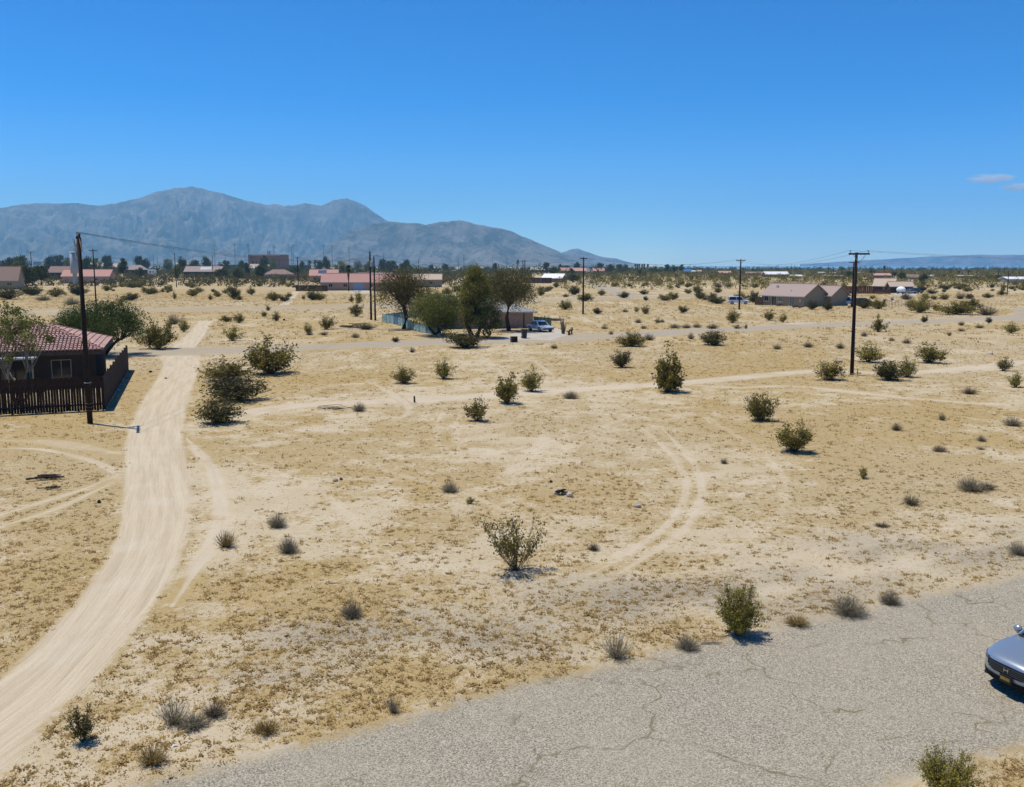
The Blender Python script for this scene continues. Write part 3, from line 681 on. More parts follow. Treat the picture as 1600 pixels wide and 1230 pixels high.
# foreground and open-lot shrubs: foot x, foot y, width, height, kind, label
NEAR = [
 (806, 897, 88, 112, 'sparse', 'tall sparse creosote shrub with open crown alone on the lower lot', dict(seed=901, nst=22, leaves=1600, low=.36, size=.020, gap=.6, flat=.1, spread=1.05, lean=(.08, 0), clump=.03, thick=.007, twigs=12)),
 (1157, 998, 66, 90, 'yell', 'upright yellow-green creosote shrub on the upper edge of the paved road', dict(seed=902, nst=80, leaves=9000, low=.06, size=.018, flat=.32, gap=.3, clump=.022, twigs=8)),
 (1486, 1252, 78, 86, 'yell', 'dense green shrub cut by the bottom edge beside the paved road', dict(seed=903, nst=80, leaves=9500, low=.06, size=.017, flat=.4, gap=.25, clump=.022, twigs=8)),
 (124, 1164, 50, 64, 'dark', 'dark upright shrub between the dirt road and the paved road', dict(seed=904, nst=36, leaves=3000, low=.08, size=.02, flat=.4, gap=.5, clump=.022)),
 (1244, 708, 66, 54, 'up', 'creosote shrub leaning right, lower of the pair on the right lot', dict(seed=905, nst=46, leaves=3800, low=.12, size=.022, flat=.45, gap=.4, lean=(.12, 0))),
 (1191, 659, 50, 52, 'up', 'creosote shrub, upper of the pair on the right lot', dict(seed=906, nst=46, leaves=3800, low=.1, size=.023)),
 (745, 659, 40, 40, 'up', 'small creosote shrub left of the pair on the sandy trail', None),
 (792, 632, 46, 50, 'up2', 'green creosote shrub with a long shadow, left of the trail pair', dict(seed=908, nst=38, leaves=2800, low=.12, gap=.5, lean=(-.1, 0))),
 (830, 613, 42, 40, 'yell', 'yellowish creosote shrub, right of the trail pair', None),
 (1045, 614, 56, 74, 'up', 'tall narrow-topped creosote shrub on the sandy trail', dict(seed=910, nst=44, leaves=3800, low=.06, narrow=.35, flat=.8, gap=.2)),
 (972, 575, 28, 32, 'dark', 'small compact green shrub above the sandy trail', None),
 (630, 600, 34, 31, 'round', 'round olive shrub, left of two on the lot below the teal fence', None),
 (692, 593, 38, 33, 'yell', 'round yellowish shrub, right of two on the lot below the central house', None),
 (334, 664, 70, 44, 'dark', 'dense dark shrub at the foot of the brush beside the dirt road', dict(seed=914, nst=50, leaves=2600, low=.05, gap=.25, flat=.55)),
 (362, 628, 92, 54, 'sparse', 'tangled dark shrub with bare grey branches beside the dirt road', dict(seed=915, nst=80, leaves=2200, flat=.6, low=.25, gap=.2, thick=.007, twigs=7, leafmat='creo_d')),
 (348, 596, 74, 44, 'wide', 'wide dark creosote shrub, left of the two big ones by the cross road', dict(seed=916, nst=50, leaves=2400, low=.1)),
 (420, 586, 74, 64, 'dark', 'largest dark creosote shrub standing just below the cross road', dict(seed=917, nst=56, leaves=3000, low=.06, gap=.2, flat=.5, leafmat='creo')),
 (1302, 595, 60, 35, 'up2', 'bushy creosote shrub left of the right utility pole', None),
 (1362, 567, 52, 32, 'yell', 'yellowish wide shrub behind the right utility pole', None),
 (1394, 595, 48, 33, 'dark', 'dark dense shrub right of the right utility pole', None),
 (1421, 590, 40, 32, 'yell', 'lighter shrub leaning on the dark one right of the pole', None),
 (1457, 568, 54, 34, 'up', 'bushy olive shrub with a peaked top right of the pole', None),
 (1571, 580, 25, 24, 'up', 'small olive shrub near the right edge, upper of two', None),
 (1590, 606, 26, 26, 'yell', 'small yellowish shrub at the right edge, lower of two', None),
 (1374, 519, 27, 27, 'up', 'green shrub on the near side of the cross road at right', None),
 (1117, 540, 40, 26, 'dark', 'dark shrub on the near edge of the cross road', None),
 (987, 542, 42, 29, 'wide', 'olive shrub standing at the edge of the cross road', None),
 (725, 544, 60, 30, 'dark', 'low dark bush at the road edge before the central trees', None),
 (1350, 748, 18, 20, 'yell', 'tiny yellow-green sprig on the far right lot', None),
 (735, 788, 14, 14, 'yell', 'tiny olive sprig beside the grey dry bush at centre', None),
 (243, 546, 52, 54, 'wide', 'big olive bush behind the tiled-roof house beside the dirt road', None),
 (286, 519, 20, 24, 'yell', 'small olive shrub at the start of the upper dirt road', None),
 (270, 507, 20, 18, 'dry2', 'brownish bush behind the big olive bush', None),
 (362, 533, 28, 26, 'yell', 'golden-olive shrub right of the upper dirt road', None),
 (373, 505, 20, 18, 'up', 'olive shrub, right of a close pair above the cross road', None),
 (353, 503, 18, 12, 'wide', 'low olive shrub, left of a close pair above the cross road', None),
 (431, 502, 16, 16, 'up', 'small shrub with a dark stone at its foot', None),
 (412, 495, 13, 10, 'up', 'small shrub under a leafy sprig on the upper plain', None),
 (418, 486, 10, 10, 'yell', 'leafy sprig above a small shrub on the upper plain', None),
 (509, 515, 28, 24, 'up', 'olive shrub left of the dark fallen branches', None),
 (481, 523, 15, 22, 'yell', 'pale olive shrub above the cross road, left of the fallen branches', None),
 (556, 495, 22, 26, 'up', 'olive shrub just left of the paired poles', None),
 (549, 472, 10, 12, 'up', 'small round shrub before the pink-roofed house', None),
 (560, 474, 18, 20, 'yell', 'yellowish shrub before the blue garage door', None),
 (487, 469, 22, 17, 'dark', 'dark shrub with thin stem left of the pink-roofed house', None),
 (474, 468, 8, 8, 'up', 'tiny shrub left of a dark shrub before the pink-roofed house', None),
 (451, 464, 10, 8, 'round', 'tiny round shrub beside the far dirt track', None),
 (392, 461, 16, 14, 'up', 'olive shrub on the far plain, middle of a row of three', None),
 (364, 468, 20, 24, 'dark', 'dark peaked shrub on the far plain', None),
 (339, 464, 12, 10, 'round', 'small round shrub on the far plain', None),
 (328, 469, 9, 10, 'up', 'tiny shrub left of a round one on the far plain', None),
 (373, 469, 16, 9, 'up', 'low shrub at the foot of the dark peaked shrub', None),
 (203, 470, 24, 15, 'dark', 'dark mound-shaped shrub with dry brush at its left', None),
 (190, 470, 20, 5, 'dry2', 'low brown brush left of the mound-shaped shrub', None),
 (232, 460, 28, 14, 'wide', 'wide dark shrub on the far left plain', None),
 (272, 468, 8, 14, 'yell', 'small sprig right of the leaning far pole', None),
 (299, 450, 14, 10, 'round', 'round shrub at the far left below the town', None),
 (205, 450, 24, 14, 'wide', 'wide olive shrub below the pale pink-roofed house', None),
 (165, 455, 20, 12, 'up', 'olive shrub under the pale pink-roofed house', None),
 (120, 462, 30, 20, 'dark', 'dark shrub left of the tall pole on the left plain', None),
 (84, 464, 26, 18, 'wide', 'olive shrub on the left plain between two dry ones', None),
 (48, 462, 30, 20, 'dark', 'dark shrub near the brown-roofed house at left', None),
 (10, 468, 40, 22, 'dark', 'dark shrub at the left edge behind the tiled roof', None),
 (65, 470, 22, 10, 'dry', 'grey dry bush between shrubs on the left plain', None),
 (110, 476, 26, 12, 'dry', 'grey dry bush left of the tall pole', None),
 (1440, 489, 34, 32, 'yell', 'large round yellow-green shrub behind the cross road', dict(seed=960, nst=60, leaves=2600, low=.1, gap=.1)),
 (1425, 481, 18, 18, 'dry2', 'brownish shrub left of the large yellow-green one', None),
 (1464, 486, 16, 14, 'up', 'small shrub right of the large yellow-green one', None),
 (1500, 492, 52, 26, 'wide', 'wide brownish-olive bush behind the cross road', None),
 (1518, 484, 30, 22, 'wide', 'olive bush behind the wide brownish-olive one', None),
 (1545, 493, 30, 18, 'dry2', 'brown bush beside the curving street', None),
 (1445, 504, 11, 11, 'dark', 'small round dark shrub on the cross road edge, left of two', None),
 (1546, 505, 11, 11, 'dark', 'small round dark shrub on the cross road edge, right of two', None),
 (1583, 521, 26, 18, 'yell', 'olive shrub near the curving street at the right', None),
 (1503, 509, 10, 8, 'gold', 'yellowish tuft on the near edge of the cross road', None),
 (1146, 505, 26, 24, 'yell', 'olive shrub at the foot of the pole by the white truck', None),
 (1203, 501, 22, 18, 'up', 'olive shrub before the tan house, left of two', None),
 (1224, 504, 14, 17, 'yell', 'yellowish shrub before the tan house, right of two', None),
 (1068, 489, 15, 13, 'dark', 'small round shrub alone on the plain left of the white truck', None),
 (1009, 491, 17, 15, 'up', 'olive shrub, right of two on the plain behind the cross road', None),
 (995, 488, 10, 10, 'yell', 'small yellow shrub, left of two on the plain behind the cross road', None),
 (934, 491, 15, 11, 'dark', 'small dark shrub right of the middle pole', None),
 (883, 484, 22, 18, 'wide', 'olive shrub behind the dead agave stalks', None),
 (914, 471, 24, 16, 'wide', 'wide shrub left of the far street', None),
 (897, 461, 20, 18, 'dark', 'dark olive shrub by the far white-roofed house', None),
 (940, 462, 16, 11, 'up', 'olive shrub beside the far grey street', None),
 (975, 466, 18, 11, 'dark', 'dark shrub right of the far grey street', None),
 (1040, 470, 22, 13, 'wide', 'wide olive shrub on the near edge of the far road', None),
 (1009, 470, 7, 9, 'dark', 'tiny dark shrub on the near edge of the far road', None),
 (1092, 464, 14, 17, 'up', 'upright shrub behind the far road', None),
 (1076, 459, 14, 10, 'wide', 'low shrub left of the upright one behind the far road', None),
 (1122, 475, 26, 14, 'dark', 'dark low shrub beside the white truck', None),
 (1178, 473, 18, 22, 'dark', 'dark shrub between the white truck and the tan house', None),
 (1270, 484, 18, 16, 'dark', 'dark clipped shrub at the tan house gable, left of two', None),
 (1294, 485, 19, 18, 'dark', 'dark clipped shrub at the tan house gable, right of two', None),
 (1352, 482, 24, 16, 'dark', 'dark shrub behind the right utility pole', None),
 (1375, 483, 24, 20, 'wide', 'olive shrub left of the basketball hoop', None),
 # dry, grey and golden clumps
 (560, 643, 22, 15, 'dry', 'pale round dry bush on the sandy trail', None),
 (892, 623, 24, 13, 'dry', 'grey-green dry bush right of the trail pair', None),
 (703, 770, 26, 20, 'dry', 'dark-based grey dry bush at the lot centre', None),
 (432, 825, 28, 25, 'dry', 'grey dry bush, upper of two left of the lot centre', None),
 (449, 865, 30, 28, 'dry', 'grey dry bush, lower of two left of the lot centre', None),
 (351, 856, 30, 27, 'gold', 'tawny dry bush beside the looping wheel track', None),
 (548, 966, 34, 28, 'dry', 'round grey dry bush on the lower lot', None),
 (964, 1032, 46, 46, 'drys', 'tall thin grey dry brush beside the paved road', None),
 (1075, 1017, 36, 25, 'dry', 'grey dry bush left of the upright shrub on the road edge', None),
 (1330, 964, 52, 34, 'dry', 'large tan dry bush on the upper road edge', None),
 (1393, 946, 32, 24, 'dry', 'grey dry bush right of the large tan one on the road edge', None),
 (1248, 980, 38, 18, 'gold', 'low tawny brush on the upper road edge', None),
 (614, 1116, 22, 36, 'drys', 'narrow grey dry stalk on the road edge', None),
 (1522, 768, 44, 22, 'dry', 'wide grey dry bush at the far right of the lot', None),
 (1545, 766, 26, 14, 'dry2', 'brown dry brush joined to the wide grey bush', None),
 (1426, 790, 26, 18, 'dry2', 'dark-based dry bush below the wide grey one', None),
 (1402, 673, 18, 13, 'dry2', 'small brown dry bush on the right lot', None),
 (1473, 657, 11, 13, 'dry', 'small grey dry bush on the right lot', None),
 (1585, 666, 26, 16, 'dry', 'grey dry bush at the right edge of the lot', None),
 (1132, 725, 12, 11, 'dry2', 'tiny brown dry bush left of the leaning shrub', None),
 (928, 861, 18, 14, 'dry2', 'small brown dry bush right of the tall sparse shrub', None),
 (1517, 616, 26, 12, 'dry2', 'brown dry brush on the right trail', None),
 (1380, 824, 22, 7, 'dry2', 'flat brown brush above the road verge', None),
 (1535, 690, 14, 10, 'dry', 'small grey dry tuft below the right edge bush', None),
 (1470, 706, 22, 10, 'dry', 'low grey dry brush on the right lot', None),
 (1534, 703, 16, 7, 'drys', 'flat grey dry tuft on the right lot', None),
 (235, 1197, 44, 30, 'gold', 'tawny brush at the lower left beside the road', None),
 (268, 1135, 46, 50, 'drys', 'pale thin dry stalks left of a brown dry bush', None),
 (332, 1122, 38, 26, 'dry2', 'brown dry bush at the lower left', None),
 (415, 1148, 40, 20, 'gold', 'golden weed clump on the lower left road edge', None),
 (300, 1140, 44, 22, 'dry', 'low grey brush between pale stalks and a brown bush', None),
 (1015, 532, 18, 13, 'dry2', 'grey-brown dry bush right of the olive one on the cross road', None),
 (1080, 530, 10, 12, 'dry', 'small dry bush on the cross road edge', None),
 (555, 528, 13, 9, 'dry', 'small grey dome-shaped bush below the fallen branches', None),
 (644, 551, 10, 10, 'dry2', 'small brown tuft below the teal fence', None),
 (618, 535, 12, 9, 'dark', 'tiny dark weed on the road edge below the teal fence', None),
 (483, 524, 12, 6, 'dry2', 'brown dry tuft at the foot of a pale olive shrub', None),
 (506, 524, 12, 7, 'dry2', 'brown dry tuft below the fallen branches', None),
 (1264, 543, 18, 10, 'dry2', 'brown dry bush under the tan house, left of two', None),
 (1314, 545, 14, 11, 'dry2', 'brown dry bush left of the right pole', None),
 (1215, 546, 14, 9, 'dry', 'grey dry bush below the tan house', None),
 (1351, 526, 10, 10, 'dry', 'small grey dry bush beside the right cross road shrub', None),
 (1418, 537, 14, 9, 'dry2', 'brown dry bush right of the right pole', None),
 (1503, 518, 11, 7, 'dry2', 'dark dry tuft on the right plain', None),
 (1484, 525, 7, 8, 'gold', 'golden tuft on the right plain', None),
 (1532, 513, 14, 7, 'dry2', 'flat brown dry brush by the right cross road', None),
 (1394, 533, 10, 6, 'dry', 'flat dry tuft right of the right pole', None),
 (1055, 513, 18, 8, 'dry', 'dry bush on the far edge of the cross road, first of three', None),
 (1073, 513, 16, 8, 'dry', 'dry bush on the far edge of the cross road, second of three', None),
 (1090, 512, 14, 8, 'dry', 'dry bush on the far edge of the cross road, third of three', None),
 (1114, 514, 18, 10, 'dry2', 'darker dry bush beside the row of three', None),
 (1152, 514, 14, 8, 'yell', 'small olive weed below the pole by the white truck', None),
 (1166, 514, 8, 8, 'yell', 'tiny yellow weed below the pole by the white truck', None),
 (945, 514, 12, 6, 'dry', 'dry tuft right of the dead agave stalks', None),
 (1006, 514, 10, 7, 'dry', 'dry tuft on the far side of the cross road', None),
 (1028, 505, 10, 10, 'dry2', 'brown dry bush on the plain above the cross road', None),
 (998, 505, 12, 8, 'dry2', 'brown dry bush left of a similar one on the plain', None),
 (1035, 504, 8, 6, 'dry', 'small dry tuft behind a brown dry bush', None),
 (977, 488, 10, 6, 'dry', 'small dry tuft left of the yellow shrub', None),
 (866, 545, 12, 8, 'dry2', 'brown dry tuft below the gravel drive', None),
 (955, 523, 8, 7, 'gold', 'small golden weed on the cross road', None),
 (1595, 868, 30, 22, 'dry', 'grey dry bush cut by the right edge above the paved road', None),
]
for bx, by, wp, hp, kd, lb, un in NEAR:
    if kd: shrub(bx, by, wp, hp, kd, lb, None, dict(un) if un else None)

# ------------------------------------------------------------------ buildings
def window(parent, c, wd, ht, yaw=0.0, frame='trim', glass='glass', split=True, sill=False, name='window'):
    """c: centre on the wall face in house coordinates; yaw turns it (0 faces -y)"""
    e = MB(); t = .06
    e.box(-wd/2-t, wd/2+t, -.05, 0.0, ht/2, ht/2+t); e.box(-wd/2-t, wd/2+t, -.05, 0.0, -ht/2-t, -ht/2)
    e.box(-wd/2-t, -wd/2, -.05, 0.0, -ht/2, ht/2); e.box(wd/2, wd/2+t, -.05, 0.0, -ht/2, ht/2)
    if split: e.box(-.03, .03, -.045, 0.0, -ht/2, ht/2)
    if sill: e.box(-wd/2-.25, wd/2+.25, -.16, 0.0, -ht/2-t-.22, -ht/2-t-.003)
    f = e.build(name, MT[frame], parent); f.location = c; f.rotation_euler = (0, 0, yaw)
    MB().box(-wd/2, wd/2, -.02, .01, -ht/2, ht/2).build('pane', MT[glass], f)
    return f
def roof_slab(corners, th=.14):
    """one sloping roof plane with thickness; corners counter-clockwise from above"""
    c = [Vector(p) for p in corners]; n = len(c)
    mb = MB(); mb.add([p for p in c] + [p - Vector((0, 0, th)) for p in c],
                      [tuple(range(n)), tuple(range(2*n-1, n-1, -1))] + [(i, i+n, (i+1) % n + n, (i+1) % n) for i in range(n)])
    return mb
def house(name, label, loc, yaw, L, W, wh, rise, wall='stucco_t', roof='roof_brown', kind='gable', over=.45, cat='house', group=None, wins=(), chimney=None, garage=None, solar=None, doors=()):
    """local x 0..L along the front, y 0..W going back; the front faces -y"""
    r = empty(name, loc, yaw); tag(r, label, cat, group)
    mb = MB().box(0, L, 0, W, -.05, wh)
    if kind == 'gable':
        for x, s in ((0, 1), (L, -1)):
            mb.add([(x, 0, wh), (x, W, wh), (x, W/2, wh + rise*.98), (x + s*.12, 0, wh), (x + s*.12, W, wh), (x + s*.12, W/2, wh + rise*.98)],
                   [(0, 1, 2), (5, 4, 3), (0, 2, 5, 3), (2, 1, 4, 5)])
    mb.build('wall', MT[wall], r)
    o = over; e = wh + .06 - o*rise/(W/2); top = wh + rise + .06
    if kind == 'gable':
        rf = roof_slab([(-o, -o, e), (L+o, -o, e), (L+o, W/2, top), (-o, W/2, top)]).build('roof', MT[roof], r)
        roof_slab([(L+o, W+o, e), (-o, W+o, e), (-o, W/2, top), (L+o, W/2, top)]).build('roof', MT[roof], r)
        MB().tube([(-o, W/2, top+.02), (L+o, W/2, top+.02)], .12, 6).build('ridge_cap', MT[roof], rf)
        ridge = (0, L)
    elif kind == 'hip':
        h = min(W/2, L/2)
        A, B, Cc, D = (-o, -o, e), (L+o, -o, e), (L+o, W+o, e), (-o, W+o, e); P, Q = (h, W/2, top), (L-h, W/2, top)
        rf = roof_slab([A, B, Q, P]).build('roof', MT[roof], r); roof_slab([Cc, D, P, Q]).build('roof', MT[roof], r)
        roof_slab([B, Cc, Q]).build('roof', MT[roof], r); roof_slab([D, A, P]).build('roof', MT[roof], r)
        MB().tube([P, Q], .12, 6).build('ridge_cap', MT[roof], rf)
    else:
        rf = MB().box(-o, L+o, -o, W+o, wh, wh+.22).build('roof', MT[roof], r)
    if kind != 'flat':
        MB().box(-o, L+o, -o-.04, -o-.002, e-.2, e-.01).build('fascia', MT['trim'], r)
    for (x, z, wd, ht) in wins: window(r, (x, -.002, z), wd, ht)
    for (x, wd, ht) in doors: MB().box(x-wd/2, x+wd/2, -.05, .0, 0, ht).build('door', MT['fascia'], r)
    if garage:
        x, wd, ht = garage; g = MB().box(x-wd/2, x+wd/2, -.06, -.002, 0, ht)
        gd = g.build('garage_door', MT['garage'], r)
        for k in range(4): MB().box(x-wd/2+.05, x+wd/2-.05, -.09, -.061, k*ht/4+.04, (k+1)*ht/4-.04).build('door_panel', MT['garage'], gd)
    if chimney: x, y, h = chimney; MB().box(x-.3, x+.3, y-.3, y+.3, wh, top+h).build('chimney', MT['stucco_c'], r)
    if solar and kind != 'flat':
        s = rise/(W/2+.0)
        for k in range(4):
            x0, y0, y1 = solar[0] + k*solar[1]/4, W*.14, W*.42
            roof_slab([(x0, y0, wh+.16+y0*s), (x0+solar[1]/4-.06, y0, wh+.16+y0*s), (x0+solar[1]/4-.06, y1, wh+.16+y1*s), (x0, y1, wh+.16+y1*s)], .05).build('solar_panel', MT['solar'], r)
    return r
def far_house(label, x0, x1, base, eave, ridge, wall, roof, kind='gable', Wf=.55, yaw=0.0, cat='house', nwin=3, name='far_house', **kw):
    X0, Y0, d = G((x0+x1)/2, base); L = (x1-x0)*d/F; W = min(11, L*Wf); wh = max(1.8, zat(0, eave, Y0)); rise = max(.3, zat(0, ridge, Y0 + W/2) - wh - .1)
    XL = xat(x0, base, Y0)
    wins = [(L*(i+.6)/(nwin+.2), wh*.55, min(1.6, L*.08), wh*.3) for i in range(nwin)]
    if kw.get('garage'): g = kw['garage']; kw['garage'] = (g[0]*L, g[1]*L, wh*.82); wins = [w_ for w_ in wins if abs(w_[0]-kw['garage'][0]) > kw['garage'][1]/2+.9]
    if kw.get('solar'): kw['solar'] = (kw['solar'][0]*L, kw['solar'][1]*L)
    if kw.get('chimney'): kw['chimney'] = (kw['chimney']*L, W*.6, .8)
    return house(name, label, (XL, Y0, 0), yaw, L, W, wh, rise, wall, roof, kind, wins=wins, cat=cat, **kw)

YAW = math.atan2(.36, .93)       # the street grid
# --- left house with clay tile roof, built in its own frame: x to the right along the front, y back
def tiles(fr, p0, p1, q0, q1, name, parent):
    """barrel tiles on a roof plane: p0-p1 the eave, q0-q1 the top edge (local coordinates); rows follow the eave"""
    p0, p1, q0, q1 = (Vector(v) for v in (p0, p1, q0, q1)); up = ((q0+q1)/2 - (p0+p1)/2); n = (p1-p0).cross(up).normalized()
    if n.z < 0: n = -n
    ex = (p1-p0).normalized(); ey = n.cross(ex)
    if ey.z < 0: ey = -ey
    sl = (q0 - p0).dot(ey); rows = int(sl/.40); rng = random.Random(3)
    mb = MB()
    for r_ in range(rows):
        f = r_/rows; a = p0.lerp(q0, f); b = p1.lerp(q1, f); wdt = (b-a).length; m = int(wdt/.27)
        for k in range(m):
            c = a + ex*(.27*(k+.5) + (wdt-m*.27)/2) + n*(.02+rng.uniform(0, .02)); h = .47; rv = []
            for yy, rad, lift in ((0, .125, .055), (h, .10, .0)):
                for s in range(5):
                    t = math.pi*s/4; rv.append(c + ex*math.cos(t)*rad + n*(math.sin(t)*rad*.85+lift) + ey*yy)
            mb.add(rv, [(s, s+1, s+6, s+5) for s in range(4)] + [(0, 1, 2, 3, 4)])
    o = mb.build(name, MT['tile'], parent); o['kind'] = 'stuff'; return o
cx0, cy0, _ = G(160, 547)
kf = (CH - 2.75)/CH
hc = (cx0*kf, cy0*kf)             # ground point under the front right eave corner (eave 2.75 m up)
lh = empty('tiled_house', (hc[0], hc[1], 0), YAW - .02)
tag(lh, 'brown house with red clay barrel-tile roof behind a wooden fence at left', 'house')
HL, HW, EZ, RZ, HX = 17.0, 12.0, 2.72, 4.35, 4.3
MB().box(-HL, -.55, .55, HW-.55, -.05, EZ-.08).build('wall', MT['stucco_b'], lh)
A_, B_, C_, D_ = (-HL, 0, EZ), (0, 0, EZ), (0, HW, EZ), (-HL, HW, EZ); P_, Q_ = (-HL+HX, HW/2, RZ), (-HX, HW/2, RZ)
for cs, nm in (((A_, B_, Q_, P_), 0), ((C_, D_, P_, Q_), 1), ((B_, C_, Q_), 2), ((D_, A_, P_), 3)):
    roof_slab(cs, .16).build('roof', MT['under'], lh)
tiles(0, A_, B_, P_, Q_, 'roof_tiles', lh); tiles(0, B_, C_, Q_, Q_, 'roof_tiles', lh); tiles(0, C_, D_, Q_, P_, 'roof_tiles', lh)
for a, b in ((P_, Q_), (B_, Q_), (C_, Q_)):
    a, b = Vector(a), Vector(b); n = int((b-a).length/.4); m = MB()
    for k in range(n):
        m.tube([a.lerp(b, k/n)+Vector((0, 0, .12)), a.lerp(b, (k+1.1)/n)+Vector((0, 0, .07))], [.13, .10], 6)
    m.build('ridge_cap', MT['tile_c'], lh)
MB().box(-HL, 0, -.05, -.005, EZ-.28, EZ-.03).build('fascia', MT['fascia'], lh)
MB().box(.005, .05, 0, HW, EZ-.28, EZ-.03).build('fascia', MT['fascia'], lh)
window(lh, (-2.9, .548, 1.35), 1.25, 1.35, frame='stucco_t'); window(lh, (-9.6, .548, 1.35), 1.3, 1.2); window(lh, (-12.6, .548, 1.4), .9, 1.0)
pc = MB().box(-7.6, -4.4, -1.3, .5, EZ-.42, EZ-.30).build('patio_roof', MT['stucco_g'], lh)
for x in (-7.4, -6.2, -4.6): MB().box(x-.05, x+.05, -1.2, -1.1, 0, EZ-.425).build('post', MT['stucco_t'], pc)
MB().box(-6.9, -5.2, .5, .548, 0, 2.0).build('door', MT['glass'], lh)

PICK = {}
def board_fence(name, label, p0, p1, h, mat, bw=.145, gap=.012, posts=True, seed=1, part='picket', ragged=.05, group=None):
    p0, p1 = Vector((*p0, 0)), Vector((*p1, 0)); d = p1-p0; L = d.length; r = empty(name, p0, math.atan2(d.y, d.x)); tag(r, label, 'fence', group)
    key = (h, mat, bw)
    if key not in PICK: PICK[key] = MB().box(-bw/2, bw/2, -.011, .011, 0, h).mesh(part, MT[mat])
    n = int(L/(bw+gap)); rg = random.Random(seed)
    for k in range(n):
        o = link(part, PICK[key], r); o.location = ((k+.5)*L/n, rg.uniform(-.004, .004), .05 - rg.random()*ragged)
        o.rotation_euler = (0, rg.uniform(-.012, .012), 0)
    for z in (.35, h-.25): MB().box(0, L, .014, .055, z, z+.09).build('rail', MT[mat], r)
    if posts:
        for k in range(int(L/2.4)+1): MB().box(k*2.4-.045, k*2.4+.045, .058, .148, 0, h+.02).build('post', MT[mat], r)
    return r
fc = G(164, 641)[:2]; fb = G(201, 578)[:2]
fl = (fc[0] - 13.5*math.cos(YAW), fc[1] - 13.5*math.sin(YAW))
board_fence('wooden_fence', 'dark brown picket fence facing the lot before the tiled-roof house', fl, fc, 2.12, 'fence', seed=2)
board_fence('wooden_fence', 'dark brown picket fence running back beside the dirt road', fc, fb, 2.12, 'fence', seed=3, bw=.19)
# narrow pale lath strips left leaning on the fence foot
lt = empty('lath_pile', (*fl, 0), YAW); tag(lt, 'row of thin pale laths standing along the foot of the front fence', 'lath')
rg = random.Random(9)
for k in range(34):
    o = MB().box(-.012, .012, -.05, -.03, .12, .12+rg.uniform(.4, .75)).build('strip', MT['bark_p'] if k % 5 == 0 else MT['fence'], lt); o.location = (3+rg.uniform(0, 6.8) if k < 26 else rg.uniform(9.5, 13), 0, 0)

# --- tan house on the right with its gable facing the camera
p = G(1190, 476.5); ax = R(-54)
th = house('tan_house', 'tan stucco house with mauve tile roof and two glass doors at right', (p[0], p[1], 0), ax, 11.6, 8.3, 2.5, 2.35, 'stucco_t', 'roof_mauve', 'gable', over=.5)
window(th, (1.35, -.002, 1.55), .95, 1.0, glass='glass', sill=True); window(th, (5.2, -.002, 1.5), 1.0, .95, glass='glass_g', sill=True)
for x, gl in ((3.5, 'glass'), (8.4, 'glass_g')):
    e = window(th, (x, -.002, 1.06), 1.15, 1.98, glass=gl, name='sliding_door')
    MB().box(-.8, .8, -.7, -.06, -1.06, -.98).build('step', MT['concrete'], e)
MB().box(10.35, 10.75, -.06, 0, .95, 1.6).build('meter_box', MT['trim'], th)
lm_ = MB().box(2.5, 2.65, -.1, 0, 2.0, 2.2).build('wall_lamp', MT['trim'], th)
MB().box(2.0, 2.5, 2.4, 2.8, 3.9, 4.5).build('vent', MT['trim'], th); MB().box(7.0, 7.2, 1.2, 1.4, 3.1, 3.55).build('vent', MT['trim'], th)
# garage wing
wing = house('garage_wing', None, (0, 0, 0), 0, 8.5, 6.3, 2.5, 1.9, 'stucco_t', 'roof_mauve', 'gable', over=.45)
for k in ('category', 'label'):
    if k in wing: del wing[k]
for ch in list(wing.children):
    ch.parent = th; ch.matrix_local = Matrix.Translation((4.6, 7.7, 0)) @ Matrix.Rotation(R(0), 4, 'Z') @ ch.matrix_local
bpy.data.objects.remove(wing)

# --- central house: pinkish walls, grey roof, behind the trees
p = G(833, 512.5)
ch_ = house('pink_house', 'pinkish house with grey shingle roof half hidden by trees at centre', (p[0]-15.0*math.cos(YAW*.45), p[1]-15.0*math.sin(YAW*.45), 0), YAW*.45, 15.0, 9.5, 2.55, 1.75, 'stucco_p', 'roof_grey', 'hip', over=.55)
window(ch_, (7.4, -.002, 1.4), 1.3, 1.1, glass='glass_g'); window(ch_, (3.2, -.002, 1.5), 1.6, 1.2, glass='glass_g')
MB().box(13.55, 13.7, -.06, 0, 0, 2.5).build('downpipe', MT['fascia'], ch_)
MB().box(2.4, 3.3, 3.2, 4.1, 3.2, 4.75).build('roof_cooler', MT['white'], ch_)

def sheet_fence(name, label, pts, h, mats, n, seed):
    r = empty(name, (*pts[0], 0)); tag(r, label, 'fence'); rg = random.Random(seed); o0 = Vector((*pts[0], 0))
    segs = [(Vector((*pts[i], 0)), Vector((*pts[i+1], 0))) for i in range(len(pts)-1)]; tot = sum((b-a).length for a, b in segs)
    for a, b in segs:
        m = max(1, round(n*(b-a).length/tot)); yw = math.atan2((b-a).y, (b-a).x); l = (b-a).length/m
        for k in range(m):
            s = MB()                               # corrugated sheet
            q = 10; vs = []
            for i in range(q+1):
                x = .06+(l-.12)*i/q; y = .025*(1 if i % 2 else -1)
                vs += [(x, y, .05), (x, y, h*rg.uniform(.97, 1.02)), (x, y+.012, .05), (x, y+.012, h)]
            s.add(vs, [(4*i, 4*i+4, 4*i+5, 4*i+1) for i in range(q)] + [(4*i+2, 4*i+3, 4*i+7, 4*i+6) for i in range(q)])
            o = s.build('sheet_panel', MT[rg.choice(mats)], r); o.location = a.lerp(b, k/m) - o0; o.rotation_euler = (0, rg.uniform(-.01, .01), yw)
            c = MB().box(-.05, .05, -.05, .05, 0, h+.08).build('post', MT['fascia'], r); c.location = a.lerp(b, k/m) - o0
    return r
